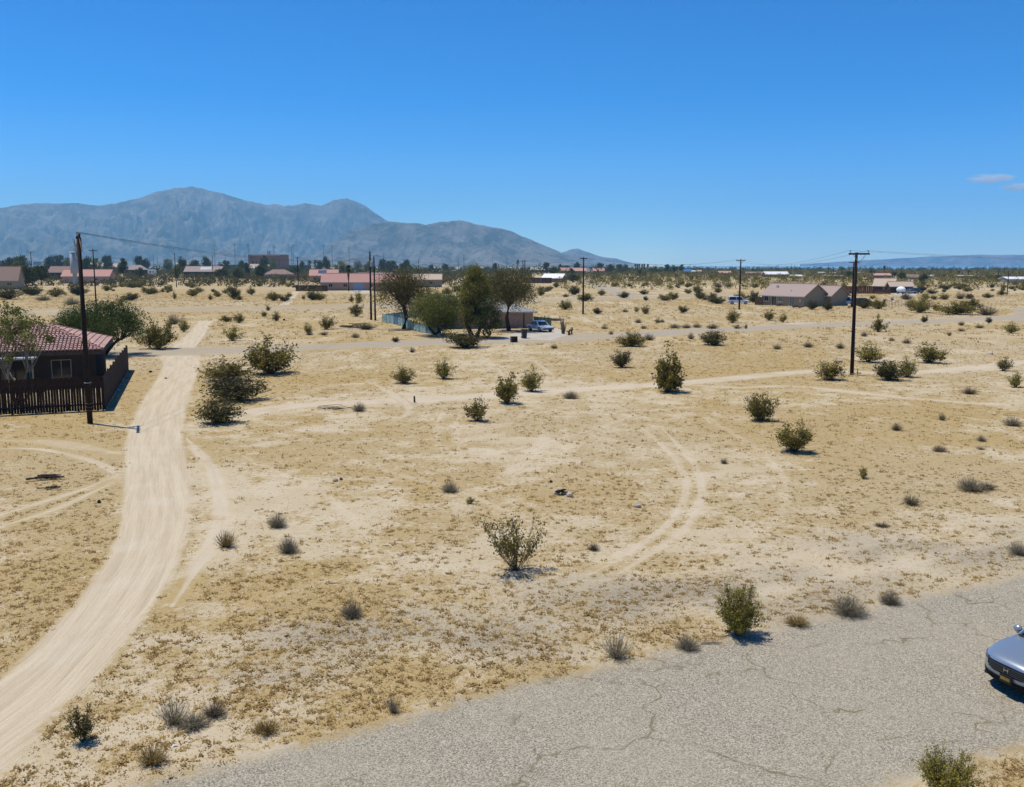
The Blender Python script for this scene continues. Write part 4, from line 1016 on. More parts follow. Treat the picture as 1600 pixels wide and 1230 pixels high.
sheet_fence('sheet_fence', 'weathered teal sheet fence left of the central house', [G(598, 503)[:2], G(622, 508)[:2], G(655, 519)[:2], G(690, 524)[:2]], 1.25, ['teal', 'teal', 'teal', 'teal_b'], 16, 4)
sheet_fence('sheet_fence', 'teal sheet fence receding behind the left drooping tree', [G(598, 503)[:2], G(640, 497)[:2], G(690, 495)[:2]], 1.2, ['teal', 'teal_b'], 8, 6)
sheet_fence('sheet_fence', 'faded green sheet fence behind the white car at the central house', [G(834, 509)[:2], G(862, 511)[:2]], 1.35, ['gsheet'], 5, 5)

# --- the town
far_house('brown house with a gable end at the left picture edge', -62, 20, 453, 437, 416, 'stucco_t', 'roof_brown', Wf=.5, yaw=.25, nwin=4)
far_house('pale pink-roofed brown house under the tall left pole', 97, 170, 443, 431, 421, 'stucco_p', 'roof_pink', Wf=.35, yaw=.04, nwin=2)
far_house('brown-roofed house behind the pale tank tower', 76, 116, 437, 425, 416, 'stucco_b', 'roof_brown', nwin=2)
far_house('low pale-roofed house, left of two behind the tall left pole', 140, 163, 426, 416, 410.5, 'brick', 'roof_cream', nwin=2)
far_house('low pale-roofed house, right of two behind the tall left pole', 163, 186, 427, 417, 411.5, 'brick', 'roof_cream', nwin=2)
far_house('mauve-roofed house half hidden by trees near the left town end', 196, 226, 431, 421, 414, 'stucco_b', 'roof_mauve', kind='hip', nwin=2)
far_house('mauve-roofed house with a dark solar panel', 288, 345, 433, 424, 416, 'stucco_b', 'roof_mauve', solar=(.42, .3))
far_house('low house with a pale roof behind the solar-panelled one', 275, 300, 419, 413, 409, 'stucco_b', 'roof_cream', nwin=2)
far_house('long flat pale-roofed building left of the tall brick block', 359, 383, 421, 413.5, 412, 'stucco_b', 'roof_white', kind='flat', cat='building', name='long_building', nwin=4)
far_house('long flat pale-roofed building right of the tall brick block', 436, 484, 424, 414.5, 413, 'stucco_b', 'roof_white', kind='flat', cat='building', name='long_building', nwin=6)
far_house('pale pink-roofed house below the tall brick block', 389, 422, 427, 419, 412.5, 'stucco_t', 'roof_cream', nwin=2)
far_house('brown hip-roofed house between the trees and a dark fence', 413, 454, 435.5, 428, 421, 'stucco_p', 'roof_brown', kind='hip')
far_house('pink-roofed house with blue-grey solar panels', 484, 527, 441, 430, 421, 'stucco_p', 'roof_pink', solar=(.3, .3), yaw=.1)
far_house('bright pink-roofed house with a blue garage door and palm', 503, 576, 454, 439.5, 427, 'stucco_p', 'roof_pink', Wf=.35, garage=(.78, .24), yaw=.03)
far_house('mauve-roofed house behind the bright pink-roofed ones', 560, 612, 449, 436, 426, 'stucco_t', 'roof_mauve', chimney=.3)
far_house('pink-roofed house right of the paired poles', 582, 640, 455, 440, 428.5, 'stucco_p', 'roof_pink', Wf=.4, yaw=.08)
far_house('long cream-roofed house right of the drooping tree', 632, 689, 449, 436, 428, 'stucco_t', 'roof_cream', Wf=.4, yaw=.03, nwin=2)
far_house('white-roofed dark-fronted house with gable in the middle distance', 847, 881, 441, 434, 427.5, 'brick', 'roof_white', yaw=-.5, nwin=1)
far_house('cream-roofed low house beyond the central trees', 829, 857, 426, 421.5, 417.5, 'stucco_b', 'roof_cream')
far_house('pink-roofed house left of the middle pole, first of two', 876, 893, 429, 422.5, 418.2, 'brick', 'roof_pink', nwin=2)
far_house('pink-roofed house left of the middle pole, second of two', 893, 916, 429, 423, 418.5, 'brick', 'roof_pink', nwin=2)
far_house('grey-roofed shed between two pink-roofed houses', 916, 927, 428, 424, 419.5, 'stucco_g', 'roof_grey', nwin=1)
far_house('pink-roofed house right of the middle pole', 927, 944, 429, 423, 419, 'brick', 'roof_pink', nwin=2)
far_house('long pale flat building beyond the dense scrub', 988, 1032, 424.5, 420, 419, 'stucco_c', 'roof_grey', kind='flat', cat='building', name='long_building', nwin=7)
far_house('small cream shed under a blue canopy roof', 1069, 1079, 428, 423, 420.5, 'stucco_c', 'blue_roof', nwin=1)
far_house('white shed right of the blue canopy', 1078, 1086, 428, 424, 422.5, 'white', 'roof_white', nwin=1)
far_house('small pale shed beside the white one right of the canopy', 1089, 1096, 428, 423.5, 422, 'stucco_c', 'roof_cream', nwin=1)
far_house('low pale pink-roofed house left of the white-truck pole', 1123.5, 1142.5, 429.5, 426.5, 423.5, 'brick', 'roof_pink', nwin=2)
far_house('brown-roofed low house right of the white-truck pole', 1166, 1194, 430, 427.5, 424.5, 'brick', 'roof_brown', nwin=2)
far_house('long white-roofed open shed beyond the tan house', 1196, 1232, 433, 428.5, 424.3, 'fascia', 'roof_white', cat='shed', name='open_shed', nwin=0)
far_house('small white shed, left of two behind the tan house', 1235, 1240.5, 434.5, 431, 429.5, 'white', 'roof_white', nwin=1, cat='shed', name='small_shed')
far_house('small pale shed, right of two behind the tan house', 1243.5, 1253, 435.5, 431, 429.3, 'stucco_c', 'roof_white', nwin=1, cat='shed', name='small_shed')
far_house('tiny white house far beyond the tan house', 1279, 1291, 428.5, 426.5, 425.5, 'white', 'roof_white', nwin=1)
far_house('tiny cream house far left of the right pole', 1297, 1306, 429, 427, 426, 'stucco_c', 'roof_cream', nwin=1)
far_house('thin white-roofed carport left of the right pole', 1293, 1319, 436, 431.6, 430.4, 'fascia', 'roof_white', kind='flat', cat='shed', name='open_shed', nwin=0)
far_house('tiny cream house far behind the right pole', 1340, 1349, 428.5, 427, 425.8, 'stucco_c', 'roof_cream', nwin=1)
far_house('pink-roofed brown house beyond the red-brown fence', 1365.5, 1392, 436, 430, 427, 'brick', 'roof_pink')
rh = far_house('brown house with cream gable roof, left half of the pair by the trailer', 1365, 1394, 456, 445.5, 434.8, 'stucco_b', 'roof_cream', Wf=.8, yaw=-.55, nwin=1)
far_house('cream-roofed garage block behind the white covered trailer', 1391, 1426, 458, 446.5, 439.8, 'stucco_b', 'roof_cream', Wf=.5, nwin=0, chimney=.97)
far_house('brown-roofed house half hidden by trees behind the trailer', 1417, 1436, 437, 433, 428.5, 'brick', 'roof_brown', nwin=1)
far_house('long pale-roofed low house right of the round trees', 1498, 1521, 435, 432.5, 430.8, 'stucco_t', 'roof_cream', nwin=3)
far_house('brown-roofed house right of the long pale-roofed one', 1527, 1540, 436.5, 433.5, 430.5, 'stucco_t', 'roof_brown', nwin=1)
far_house('white-roofed grey building at the right picture edge', 1575, 1640, 442, 436, 432.5, 'stucco_g', 'roof_white', yaw=-.06, cat='building', name='metal_building', nwin=0)
far_house('tiny white house on the plain at the far right', 1451, 1458, 434.5, 432, 430.5, 'white', 'roof_white', nwin=1)
far_house('grey far house at the left edge behind trees', -10, 3, 424, 414, 409, 'stucco_c', 'roof_cream', nwin=1)
far_house('blue-roofed far house between trees at left', 52, 64, 423, 413.5, 409, 'stucco_c', 'solar', nwin=1)
far_house('pale far building with a reddish roof at the left', 56, 72, 413.0, 406, 403, 'stucco_c', 'roof_brown', nwin=2, Wf=.3)
# tall brick block with stepped ends and two stacks
X0, Y0, d = G(416, 426); u = d/F
bk = empty('brick_block', (xat(389, 421, Y0), Y0, 0)); tag(bk, 'tall brown brick block with higher ends and two thin stacks', 'building')
zt = zat(0, 399.5, Y0)
MB().box(4*u, 50*u, 0, 26, -.05, zt).build('wall', MT['brick'], bk)
MB().box(0, 4*u-.01, -2, 27, -.05, zt+1.5*u).build('end_tower', MT['brick'], bk); MB().box(50*u+.01, 55*u, -2, 27, -.05, zt+1.5*u).build('end_tower', MT['brick'], bk)
MB().box(2*u, 50*u, -.8, 26, zt+.003, zt+1.6*u).build('parapet', MT['roof_pink'], bk)
for k in range(9): window(bk, ((7+k*5)*u, -.002, zt*.55), 2.4*u, zt*.25)
for x in (28, 31): MB().tube([(x*u, 8, zt), (x*u, 8, zt+7.5*u)], .7*u, 8).build('stack', MT['blue_roof'] if 0 else MT['fascia'], bk)
# small house trailer
X0, Y0, d = G(236.5, 432); u = d/F
tr_ = empty('camper', (xat(231, 432, Y0), Y0, 0)); tag(tr_, 'small white camper trailer among the left shrubs', 'camper')
MB().box(0, 11*u, 0, 4, .6, zat(0, 421.5, Y0)).build('body', MT['carwhite'], tr_, bevel=.2)
window(tr_, (4*u, -.002, zat(0, 425, Y0)), 2.8*u, 1.2, split=False); window(tr_, (8.5*u, -.002, zat(0, 425, Y0)), 1.6*u, 1.2, split=False)
for x in (3, 8): MB().disc((x*u, -.05, .4), (0, 1, 0), .4, .25).build('wheel', MT['rubber'], tr_)
# pale tank tower
X0, Y0, d = G(118, 446); u = d/F
tw = empty('tank_tower', (X0, Y0, 0)); tag(tw, 'tall pale grey tank on a slim column behind the left pole', 'tank')
MB().tube([(0, 0, 0), (0, 0, zat(0, 424, Y0)-1.01)], 3.2*u, 10).build('column', MT['stucco_g'], tw)
zb, ztp = zat(0, 424, Y0), zat(0, 394.5, Y0)
MB().tube([(-.3*u, 0, zb-1), (-.3*u, 0, zb+1.5), (-.3*u, 0, ztp)], [5.4*u, 5.5*u, 5.5*u], 16).build('tank', MT['stucco_g'], tw, True)
MB().tube([(-.3*u, 0, ztp+.003), (-.3*u, 0, ztp+.35)], [5.9*u, 5.2*u], 14).build('lid', MT['white'], tw)
MB().tube([(1.2*u, 0, ztp+.3), (1.2*u, 0, ztp+6*u)], 1.1*u, 8).build('vent_pipe', MT['steel'], tw)
# yard fences
board_fence('yard_fence', 'long red-brown board fence behind the tan house', G(1299, 459)[:2], G(1368, 459)[:2], zat(0, 447.5, G(1330, 459)[1]), 'fence_r', bw=.55, gap=.02, posts=False, part='board')
board_fence('yard_fence', 'low dark board fence before the cream gabled house', G(1368, 459.5)[:2], G(1392, 459.5)[:2], 1.4, 'fence_r', bw=.5, gap=.02, posts=False, part='board')
board_fence('yard_fence', 'dark board fence left of the white-roofed house', G(818, 442.5)[:2], G(862, 443)[:2], zat(0, 433.8, G(840, 442.5)[1]), 'fence_d', bw=.8, gap=.02, posts=False, part='board')
board_fence('yard_fence', 'dark board fence left of the bright pink-roofed house', G(462, 455)[:2], G(512, 455.5)[:2], 2.1, 'fence_d', bw=.5, gap=.02, posts=False, part='board')
board_fence('yard_fence', 'brown slatted fence under the solar-panelled pink roof', G(452, 438)[:2], G(494, 438.5)[:2], zat(0, 431, G(470, 438)[1]), 'fence_r', bw=.5, gap=.35, posts=False, part='board')
board_fence('yard_fence', 'dark board fence at the town edge behind the solar roof', G(352, 435)[:2], G(415, 436)[:2], 2.0, 'fence_d', bw=1.0, gap=.02, posts=False, part='board')
# low stone row at the left
for i, (bx, by) in enumerate([(38, 449), (46, 447), (55, 445.6), (64, 444), (72, 442), (78, 440.5), (84, 435)]):
    x, y, d = G(bx, by); o = MB().ball((0, 0, .3), 1.0, 9, 6, (1.6, .7, .5)).build('boulder', MT['rock']); o.location = (x, y, 0); o.rotation_euler = (0, 0, i)
    tag(o, 'pale boulder in the slanting row beside the brown-roofed house', 'boulder', 'pale boulders in a slanting row at left')

# ------------------------------------------------------------------ trees
TREES = {}
def tree_parts(key, leafmat, bark, **kw):
    if key not in TREES:
        mb, (VL, FL, sh) = tree_mesh(**kw)
        TREES[key] = [('trunk', mb.mesh('trunk', MT[bark], True)), ('crown', np_mesh('crown', VL, FL, MT[leafmat], fattr={'shade': sh}))]
    return TREES[key]
def palm_parts(H, crown=2.0, skirt=True, seed=1):
    k = ('palm', H)
    if k in TREES: return TREES[k]
    rng = random.Random(seed); tk = MB().tube([(0, 0, 0), (.08, 0, H*.5), (0, 0, H)], [.32, .26, .24], 8)
    out = [('trunk', tk.mesh('trunk', MT['bark'], True))]
    if skirt: out.append(('dead_fronds', MB().tube([(0, 0, H*.45), (0, 0, H*.7), (0, 0, H*.98)], [.36, .75, .5], 9).mesh('dead_fronds', MT['palmd'])))
    fr = MB()
    for i in range(34):
        a = i*2.4; el = rng.uniform(-.5, 1.25); L = crown*rng.uniform(.8, 1.1); px = Vector((math.cos(a), math.sin(a), 0)); pts = []
        for s in range(6):
            t = s/5; pts.append(Vector((0, 0, H)) + px*L*t*math.cos(el*.8) + Vector((0, 0, L*(t*math.sin(el) - .55*t*t))))
        side = px.cross(Vector((0, 0, 1)))
        for s in range(5):
            w0, w1 = [.1, .28, .38, .34, .2, .02][s]*crown/2, [.1, .28, .38, .34, .2, .02][s+1]*crown/2
            fr.add([pts[s]-side*w0-Vector((0, 0, w0*.6)), pts[s], pts[s]+side*w0-Vector((0, 0, w0*.6)), pts[s+1]-side*w1-Vector((0, 0, w1*.6)), pts[s+1], pts[s+1]+side*w1-Vector((0, 0, w1*.6))],
                   [(0, 1, 4, 3), (1, 2, 5, 4)])
    out.append(('fronds', fr.mesh('fronds', MT['palmf']))); TREES[k] = out; return out
def big_tree(name, label, bx, by, wpx, toppx, leafmat, bark, seed, **kw):
    x, y, d = G(bx, by); H_ = zat(bx, toppx, y); W_ = wpx*d/F
    mb, (VL, FL, sh) = tree_mesh(seed=seed, H=H_, W=W_, **kw)
    e = empty(name, (x, y, 0)); tag(e, label, 'tree')
    mb.build('trunk', MT[bark], e, True); link('crown', np_mesh('crown', VL, FL, MT[leafmat], fattr={'shade': sh}), e); return e
# central trees
big_tree('mesquite_tree', 'dark drooping tree with bare lower twigs left of the central house', 631, 514, 96, 410, 'mesq', 'bark', 41, base=.34, clumps=44, per=430, leaf=.12, trunk=.30, droop=.9, flat=.1, forks=.36, cs=.17)
big_tree('spreading_tree', 'wide feathery green tree spreading to the ground before the teal fence', 684, 524, 108, 454, 'palo', 'bark', 42, base=.05, clumps=54, per=520, leaf=.085, trunk=.16, multi=4, flat=.0, cs=.15)
big_tree('tall_tree', 'tallest leafy tree with narrow top before the central house', 742, 527, 84, 393, 'euc', 'bark', 43, base=.10, clumps=60, per=420, leaf=.12, trunk=.28, droop=.25, flat=.0, cs=.13, multi=2, taper=.78)
big_tree('mesquite_tree', 'brownish drooping tree right of the tallest tree at the central house', 795, 517, 106, 417, 'mesq', 'bark', 44, base=.46, clumps=48, per=380, leaf=.12, trunk=.26, droop=.55, flat=.1, forks=.40, cs=.15)
big_tree('small_tree', 'shadowy low tree under the tallest tree at the central house', 762, 529, 60, 478, 'green', 'bark', 45, base=.1, clumps=22, per=200, leaf=.09, trunk=.12, multi=3, flat=.1)
big_tree('small_tree', 'light green small tree left of the tallest tree', 718, 500, 44, 438, 'palo', 'bark', 48, base=.1, clumps=18, per=200, leaf=.10, trunk=.12, multi=2, flat=.1)
# left yard trees
big_tree('palo_verde_tree', 'big feathery green tree behind the tiled roof at left', 160, 556, 140, 468, 'palo_g', 'bark', 46, base=.05, clumps=64, per=700, leaf=.075, trunk=.14, multi=5, flat=.0, cs=.15)
big_tree('yard_tree', 'sparse pale-limbed tree in the yard before the tiled roof', 30, 634, 118, 468, 'palo', 'bark_p', 47, base=.36, clumps=34, per=95, leaf=.085, trunk=.07, multi=4, flat=.1, cs=.10, forks=.28)
big_tree('small_tree', 'green tree rising behind the tiled roof at the left edge', 8, 560, 110, 478, 'palo', 'bark', 49, base=.15, clumps=26, per=230, leaf=.07, trunk=.12, multi=3, flat=.1, cs=.17)

def far_tree(label, bx, by, top, wpx, kind='round', seed=0, cat='tree', group=None):
    x, y, d = G(bx, max(by, 427)); H_ = zat(bx, top, y); W_ = wpx*d/F; s = seed % 3
    if kind == 'palm':
        p_ = palm_parts(9.0, 2.6); sc = (H_/10.2,)*3; sc = (max(W_/5.0, sc[0]*.6),)*2 + (H_/10.2,)
    else:
        spec = {'round': dict(leafmat='green', base=.12, clumps=26, per=70, leaf=.24, trunk=.22, flat=.1, cs=.2),
                'light': dict(leafmat='palo', base=.12, clumps=22, per=70, leaf=.24, trunk=.2, flat=.1, cs=.2, multi=2),
                'tall': dict(leafmat='green', base=.14, clumps=24, per=70, leaf=.22, trunk=.2, flat=.1, cs=.24),
                'brown': dict(leafmat='mesq', base=.2, clumps=22, per=60, leaf=.22, trunk=.2, flat=.1, droop=.4, cs=.18)}[kind]
        lm_ = spec.pop('leafmat'); hw = (6, 4) if kind == 'tall' else (5, 6)
        p_ = tree_parts((kind, s), lm_, 'bark', seed=70+s+hash(len(kind)) % 7, H=hw[0], W=hw[1], **spec); sc = (W_/hw[1]*1.06, W_/hw[1]*1.06, H_/hw[0])
    return plant({'palm': 'palm_tree'}.get(kind, 'far_tree'), label, 'palm tree' if kind == 'palm' else cat, (x, y, 0), sc, p_, group, rr.uniform(0, 6.28))
FT = [
 (6, 424, 408, 20, 'round', 'dark tree at the far left picture edge'), (17, 432, 402.5, 20, 'round', 'dark round tree, left of two behind the brown house'), (35, 430, 397.5, 22, 'round', 'taller dark tree, right of two behind the brown house'),
 (30, 440, 407, 20, 'light', 'yellow-green tree before the two dark trees at left'), (43, 449, 416, 30, 'round', 'big dark tree right of the brown house, first of two'), (65, 446, 413, 28, 'round', 'big dark tree right of the brown house, second of two'),
 (80, 426, 400, 18, 'round', 'dark tree, left of two above the boulder row'), (96, 426, 398.5, 24, 'round', 'wide dark tree, right of two above the boulder row'), (107, 428, 403, 12, 'light', 'pale green tree beside the tank tower'),
 (136, 432, 402, 22, 'round', 'dark tree between the two left poles'), (152, 428, 404, 16, 'light', 'light tree behind the thin left pole'), (169, 424, 397.5, 18, 'round', 'round dark tree above a pale roof at left'),
 (175, 436, 416, 14, 'light', 'small tree right of the pale pink roof'), (192, 437, 402, 15, 'tall', 'upright dark tree beside a mauve-roofed house'), (218, 424, 398, 14, 'round', 'round tree behind the mauve-roofed house at left'), (229, 424, 404, 14, 'round', 'low round tree right of a taller one at left'),
 (219, 436, 418, 12, 'round', 'small dark tree before the mauve-roofed house at left'), (263, 426, 404, 14, 'light', 'light tree left of the leaning far pole'), (285, 430, 398, 13, 'tall', 'tall narrow dark tree right of the leaning far pole'), (278, 438, 414, 14, 'light', 'pale bushy tree left of the solar roof'),
 (305, 420, 405, 16, 'round', 'tree behind the solar-panelled roof, left of two'), (323, 420, 401, 14, 'round', 'taller tree behind the solar-panelled roof, right of two'), (352, 424, 407, 18, 'round', 'tree left of the flat pale roof'), (378, 416, 406, 10, 'round', 'tiny round tree behind the flat pale roof'),
 (348, 436, 420, 24, 'round', 'wide dark tree right of the solar roof'), (372, 438, 420, 22, 'round', 'wide dark tree left of the brown hip roof'), (386, 434, 410, 10, 'tall', 'narrow dark tree below the brick block'),
 (408, 437, 414, 18, 'round', 'bushy tree before the pale pink roof under the brick block'), (413, 414, 400, 17, 'round', 'dark tree right before the brick block'), (427, 420, 404, 14, 'light', 'light tree right before the brick block'), (458, 430, 416, 26, 'round', 'dark tree mass behind the brown hip roof'),
 (472, 416, 408, 10, 'round', 'round tree left of the two shaggy palms'), (500, 420, 406, 10, 'round', 'round tree right of the shaggy palms'), (511, 420, 401, 14, 'round', 'tall round tree behind the pink roofs'), (532, 430, 409, 22, 'light', 'big yellow-green tree behind the pink roof'),
 (560, 424, 405, 14, 'brown', 'brownish tree behind the palm'), (575, 426, 408, 14, 'light', 'pale tree left of the paired poles'), (599, 420, 405, 16, 'round', 'dark round tree right of the paired poles, left of two'), (612, 421, 406, 18, 'round', 'dark round tree right of the paired poles, right of two'), (633, 428, 406, 20, 'round', 'dark tree behind the drooping tree'),
 (658, 446, 434, 22, 'light', 'leafy tree before the long cream roof'), (674, 418, 413, 8, 'round', 'tiny tree beyond the cream roof'), (695, 419, 412, 12, 'round', 'small far tree beyond the cream roof, right of a tinier one'), (773, 419, 411, 10, 'round', 'small far tree behind the central trees'),
 (853, 420, 409, 12, 'round', 'round tree above the cream-roofed low house'), (866, 430, 418, 18, 'round', 'dark tree right of the cream-roofed low house'), (875, 422, 413, 8, 'round', 'small tree left of the first far pink roof'), (885, 424, 414, 12, 'round', 'tree behind the first far pink roof'), (893, 432, 419, 9, 'round', 'dark tree between the first two far pink roofs'),
 (901, 420, 410, 13, 'round', 'round tree behind the middle pole'), (937, 421, 410, 13, 'round', 'round tree behind the third far pink roof'), (895, 442, 429, 22, 'round', 'dark tree clump right of the white-roofed house'), (953, 428, 413, 15, 'round', 'dark tree right of the third far pink roof'), (968, 424, 412, 12, 'round', 'dark tree, first of two before the far palms'), (977, 424, 413, 9, 'round', 'dark tree, second of two before the far palms'),
 (1024, 422, 416, 6, 'round', 'tiny round tree left of three tall dark trees'), (1042, 427.5, 412.5, 9.5, 'tall', 'left of three tall dark trees in a row'), (1053.5, 427.5, 413, 10.5, 'tall', 'middle of three tall dark trees in a row'), (1064.5, 427, 412.5, 8.5, 'tall', 'right of three tall dark trees in a row'), (1032, 427, 418, 10, 'light', 'light tree left of the row of three tall dark trees'), (1018, 427, 419, 12, 'round', 'low tree before the long pale flat building'),
 (1177, 426, 420.5, 8, 'round', 'small tree behind the brown low roof, left of two'), (1189, 426, 421, 6, 'round', 'small tree behind the brown low roof, right of two'), (1326, 436, 424, 17, 'round', 'dark tree left of the right utility pole'), (1362, 430, 421, 10, 'round', 'round dark tree left of the far pink-roofed house'), (1397, 433, 424.5, 8, 'round', 'small round tree right of the far pink-roofed house'), (1408, 438, 426, 14, 'round', 'dark tree behind the cream garage roof'),
 (1443, 442, 428.5, 17, 'round', 'bushy dark tree right of the cream garage roof'), (1475, 434, 428.5, 7, 'round', 'small dark tree on the right plain'), (1545, 438, 429, 14, 'light', 'light tree left of a dark tree near the right edge'), (1561, 440, 430, 18, 'round', 'dark tree left of the white-roofed grey building'),
]
for i, (bx, by, tp, wp, kd, lb) in enumerate(FT): far_tree(lb, bx, by, tp, wp, kd, i)
for bx, by, tp, wp, lb in [(545, 455.5, 413, 11, 'shaggy palm before the bright pink-roofed house'), (484, 426, 406, 8, 'shaggy palm, left of two behind the solar roof'), (493, 426, 405.5, 8, 'shaggy palm, right of two behind the solar roof'), (809, 424, 405.5, 5, 'thin palm left of the dark double pole'),
      (1498, 433, 423, 4, 'ragged small palm on the right horizon, left of two'), (1513, 433, 422, 6, 'ragged small palm on the right horizon, right of two'), (1381, 434, 414.8, 3.5, 'thin tall palm on the right horizon behind the roofs')]:
    far_tree(lb, bx, by, tp, wp, 'palm')
for i, bx in enumerate((992.5, 996, 999, 1003, 1006.5, 1012)):
    far_tree('palm in the short row above the long pale flat building', bx, 424, 411.6+(i % 2)*.4, 3.4, 'palm', group='far palms in a short row')

# ------------------------------------------------------------------ poles, wires, field lights
def arm_on(root, z, ln, yaw, z2=None, pins=4, brace=True, mat='arm', r=.055):
    c, s_ = math.cos(yaw), math.sin(yaw)
    a = MB().box(-ln/2, ln/2, -.06, .06, -.07, .07).build('crossarm', MT[mat], root); a.location = (.0, .0, z); a.rotation_euler = (0, 0, yaw)
    if pins:
        for k in range(pins):
            x = -ln/2 + .12 + (ln-.24)*k/max(1, pins-1)
            if pins % 2 == 0 or abs(x) > .1:
                MB().tube([(x, 0, .07), (x, 0, .17), (x, 0, .19), (x, 0, .29)], [.025, .025, .065, .05], 7).build('insulator', MT['insul'], a)
    if brace:
        for sx in (-1, 1):
            MB().tube([(sx*ln*.3, -.08, -.07), (0, -.14, -.75)], .025, 5).build('brace', MT['steel'], a)
def pole(label, bx, by, top, r=.14, arms=(), transformer=None, extras=(), group=None, name='utility_pole', tx=None):
    x, y, d = G(bx, by); h = zat(bx, top, y); e = empty(name, (x, y, 0)); tag(e, label, 'utility pole', group)
    lean = 0 if tx is None else (xat(tx, top, y) - x)
    MB().tube([(0, 0, -.1), (lean*.5, 0, h*.5), (lean, 0, h)], [r*1.25, r*1.05, r*.8], 9).build('shaft', MT['pole'], e, True)
    for (dz, ln, yw, pins) in arms:
        arm_on(e, h-dz, ln, yw, pins=pins)
        e.children[-1].location.x += lean*(h-dz)/h
    if transformer:
        dz, side = transformer
        t_ = MB().tube([(0, 0, -.45), (0, 0, .4), (0, 0, .46)], [.24, .24, .12], 10).build('transformer', MT['steel'], e); t_.location = (side*(r+.27)+lean, -.05, h-dz)
    return e, Vector((x+lean, y, h))
UY = YAW; VY = YAW + R(90)
p1, T1 = pole('tall dark utility pole before the wooden fence beside the dirt road', 141, 662, 365, .125, [(.25, 2.5, VY, 4)], None)
for z in (.75, .95, 1.15): MB().tube([(0, 0, z), (0, 0, z+.035)], .19, 10).build('band', MT['rust'], p1)
MB().tube([(0, 0, 2.35), (0, 0, 2.39)], .19, 10).build('band', MT['steel'], p1)
MB().tube([(-.45, .9, T1.z-.35), (-.5, .6, T1.z-.9)], [.10, .06], 7).build('fuse_cutout', MT['insul'], p1); MB().tube([(-.35, .55, T1.z-.7), (-.38, .5, T1.z-1.35)], [.12, .10], 7).build('arrester', MT['steel'], p1)
MB().tube([(-.6, .7, T1.z-.3), (-.12, .05, T1.z-2.1)], .035, 5).build('brace', MT['steel'], p1)
_, T2 = pole('thin utility pole with short crossarm behind the left trees', 151, 487, 389, .12, [(.35, 1.6, 0, 2)])
_, T3 = pole('slightly leaning bare pole on the far left plain', 276, 449, 396, .15, (), tx=272.5)
_, T4 = pole('far utility pole with crossarm beside the brown house', 51.5, 447, 393, .16, [(.3, 3.6, 0, 2)])
_, T5 = pole('left of the paired poles before the pink-roofed houses', 580, 500, 393, .15, [(1.2, 1.4, VY, 2)])
_, T6 = pole('right and shorter of the paired poles, holding a grey transformer', 586.5, 501, 401, .13, (), (1.2, -1), tx=584)
_, T7 = pole('dark double pole with arms by the white-roofed house, left pole', 817, 440, 406.5, .25, [(.8, 3.4, 0, 2)])
_, T7b = pole('dark double pole with arms by the white-roofed house, right pole', 820, 440, 406, .25, [(.6, 3.8, 0, 2)])
_, T8 = pole('single utility pole with crossarm left of the far grey street', 911, 491, 402, .14, [(.25, 1.35, 0, 2)])
_, T9 = pole('utility pole with crossarm before the white truck', 1155, 484, 405, .15, [(.3, 1.9, 0, 3)])
p10, T10 = pole('tall dark utility pole with crossarm on the right lot', 1333, 586, 394.5, .13, [(.12, 1.7, 0, 3)], tx=1340.5)
MB().tube([(0, 0, 2.2), (0, 0, 2.24)], .2, 10).build('band', MT['steel'], p10); MB().tube([(0, 0, 1.9), (0, 0, 1.94)], .2, 10).build('band', MT['steel'], p10)
_, T11 = pole('utility pole with transformer just behind the tall right one', 1331, 480.5, 409, .16, [(.2, 2.2, 0, 3)], (1.5, -1), tx=1334.5)
_, T12 = pole('short bare pole on the far right plain', 1573.5, 460, 424, .13, ())
_, _ = pole('bare far pole behind the cream roof, seen right of the drooping tree', 654.5, 432, 405, .22, ())
_, _ = pole('bare far pole rising from the drooping tree top', 631.5, 428, 405, .22, ())
_, _ = pole('far pole with double crossarm left of the thin palm', 792, 422, 402.5, .4, [(1.5, 9, 0, 2), (4, 7, 0, 2)])
_, _ = pole('bare far pole right of the dark double pole', 844.5, 424, 408, .3, ())
_, _ = pole('far pole with crossarm before the solar-panelled pink house', 466, 445, 401, .22, [(.6, 2.6, 0, 2)])
_, _ = pole('bare pole before the mauve solar roof', 333, 434, 399, .2, [(.6, 2.0, 0, 2)])
rg = random.Random(77)
for i, px_ in enumerate((137, 178, 199, 209, 221, 240.5, 247, 257, 295, 302, 353, 372, 378, 441, 447, 497, 600, 716, 725, 770)):
    b = rg.uniform(421, 427); pole('far utility pole standing among the left town trees', px_, b, rg.uniform(397, 406), .26, [(1.0, rg.uniform(3, 6), rg.uniform(-.3, .3), 0)] if rg.random() < .7 else (), group='far poles of the left town')
for i, px_ in enumerate((936, 960, 1078, 1085, 1097, 1105, 1118, 1129, 1144, 1168, 1236, 1294, 1302, 1314, 1317, 1367, 1400, 1408, 1456, 1466, 1484, 1486, 1495, 1504, 1526, 1546, 1560, 1566, 1569, 1575, 1592)):
    b = rg.uniform(424, 429) if px_ < 1250 else rg.uniform(427, 433); pole('far utility pole standing on the right horizon', px_, b, rg.uniform(412, 418.5) if px_ < 1350 else rg.uniform(417.5, 423), .22, [(.8, rg.uniform(2.4, 4), rg.uniform(-.3, .3), 0)] if rg.random() < .5 else (), group='far poles of the right horizon')
def wire(label, a, b, sag, r=.016, n=16, group=None):
    a, b = Vector(a), Vector(b); pts = [a.lerp(b, k/n) - Vector((0, 0, 4*sag*(k/n)*(1-k/n))) for k in range(n+1)]
    tag(MB().tube(pts, r, 4).build('overhead_wire', MT['wire']), label, 'wire', group)
vv = Vector((math.cos(VY), math.sin(VY), 0)); up_ = Vector((0, 0, .05))
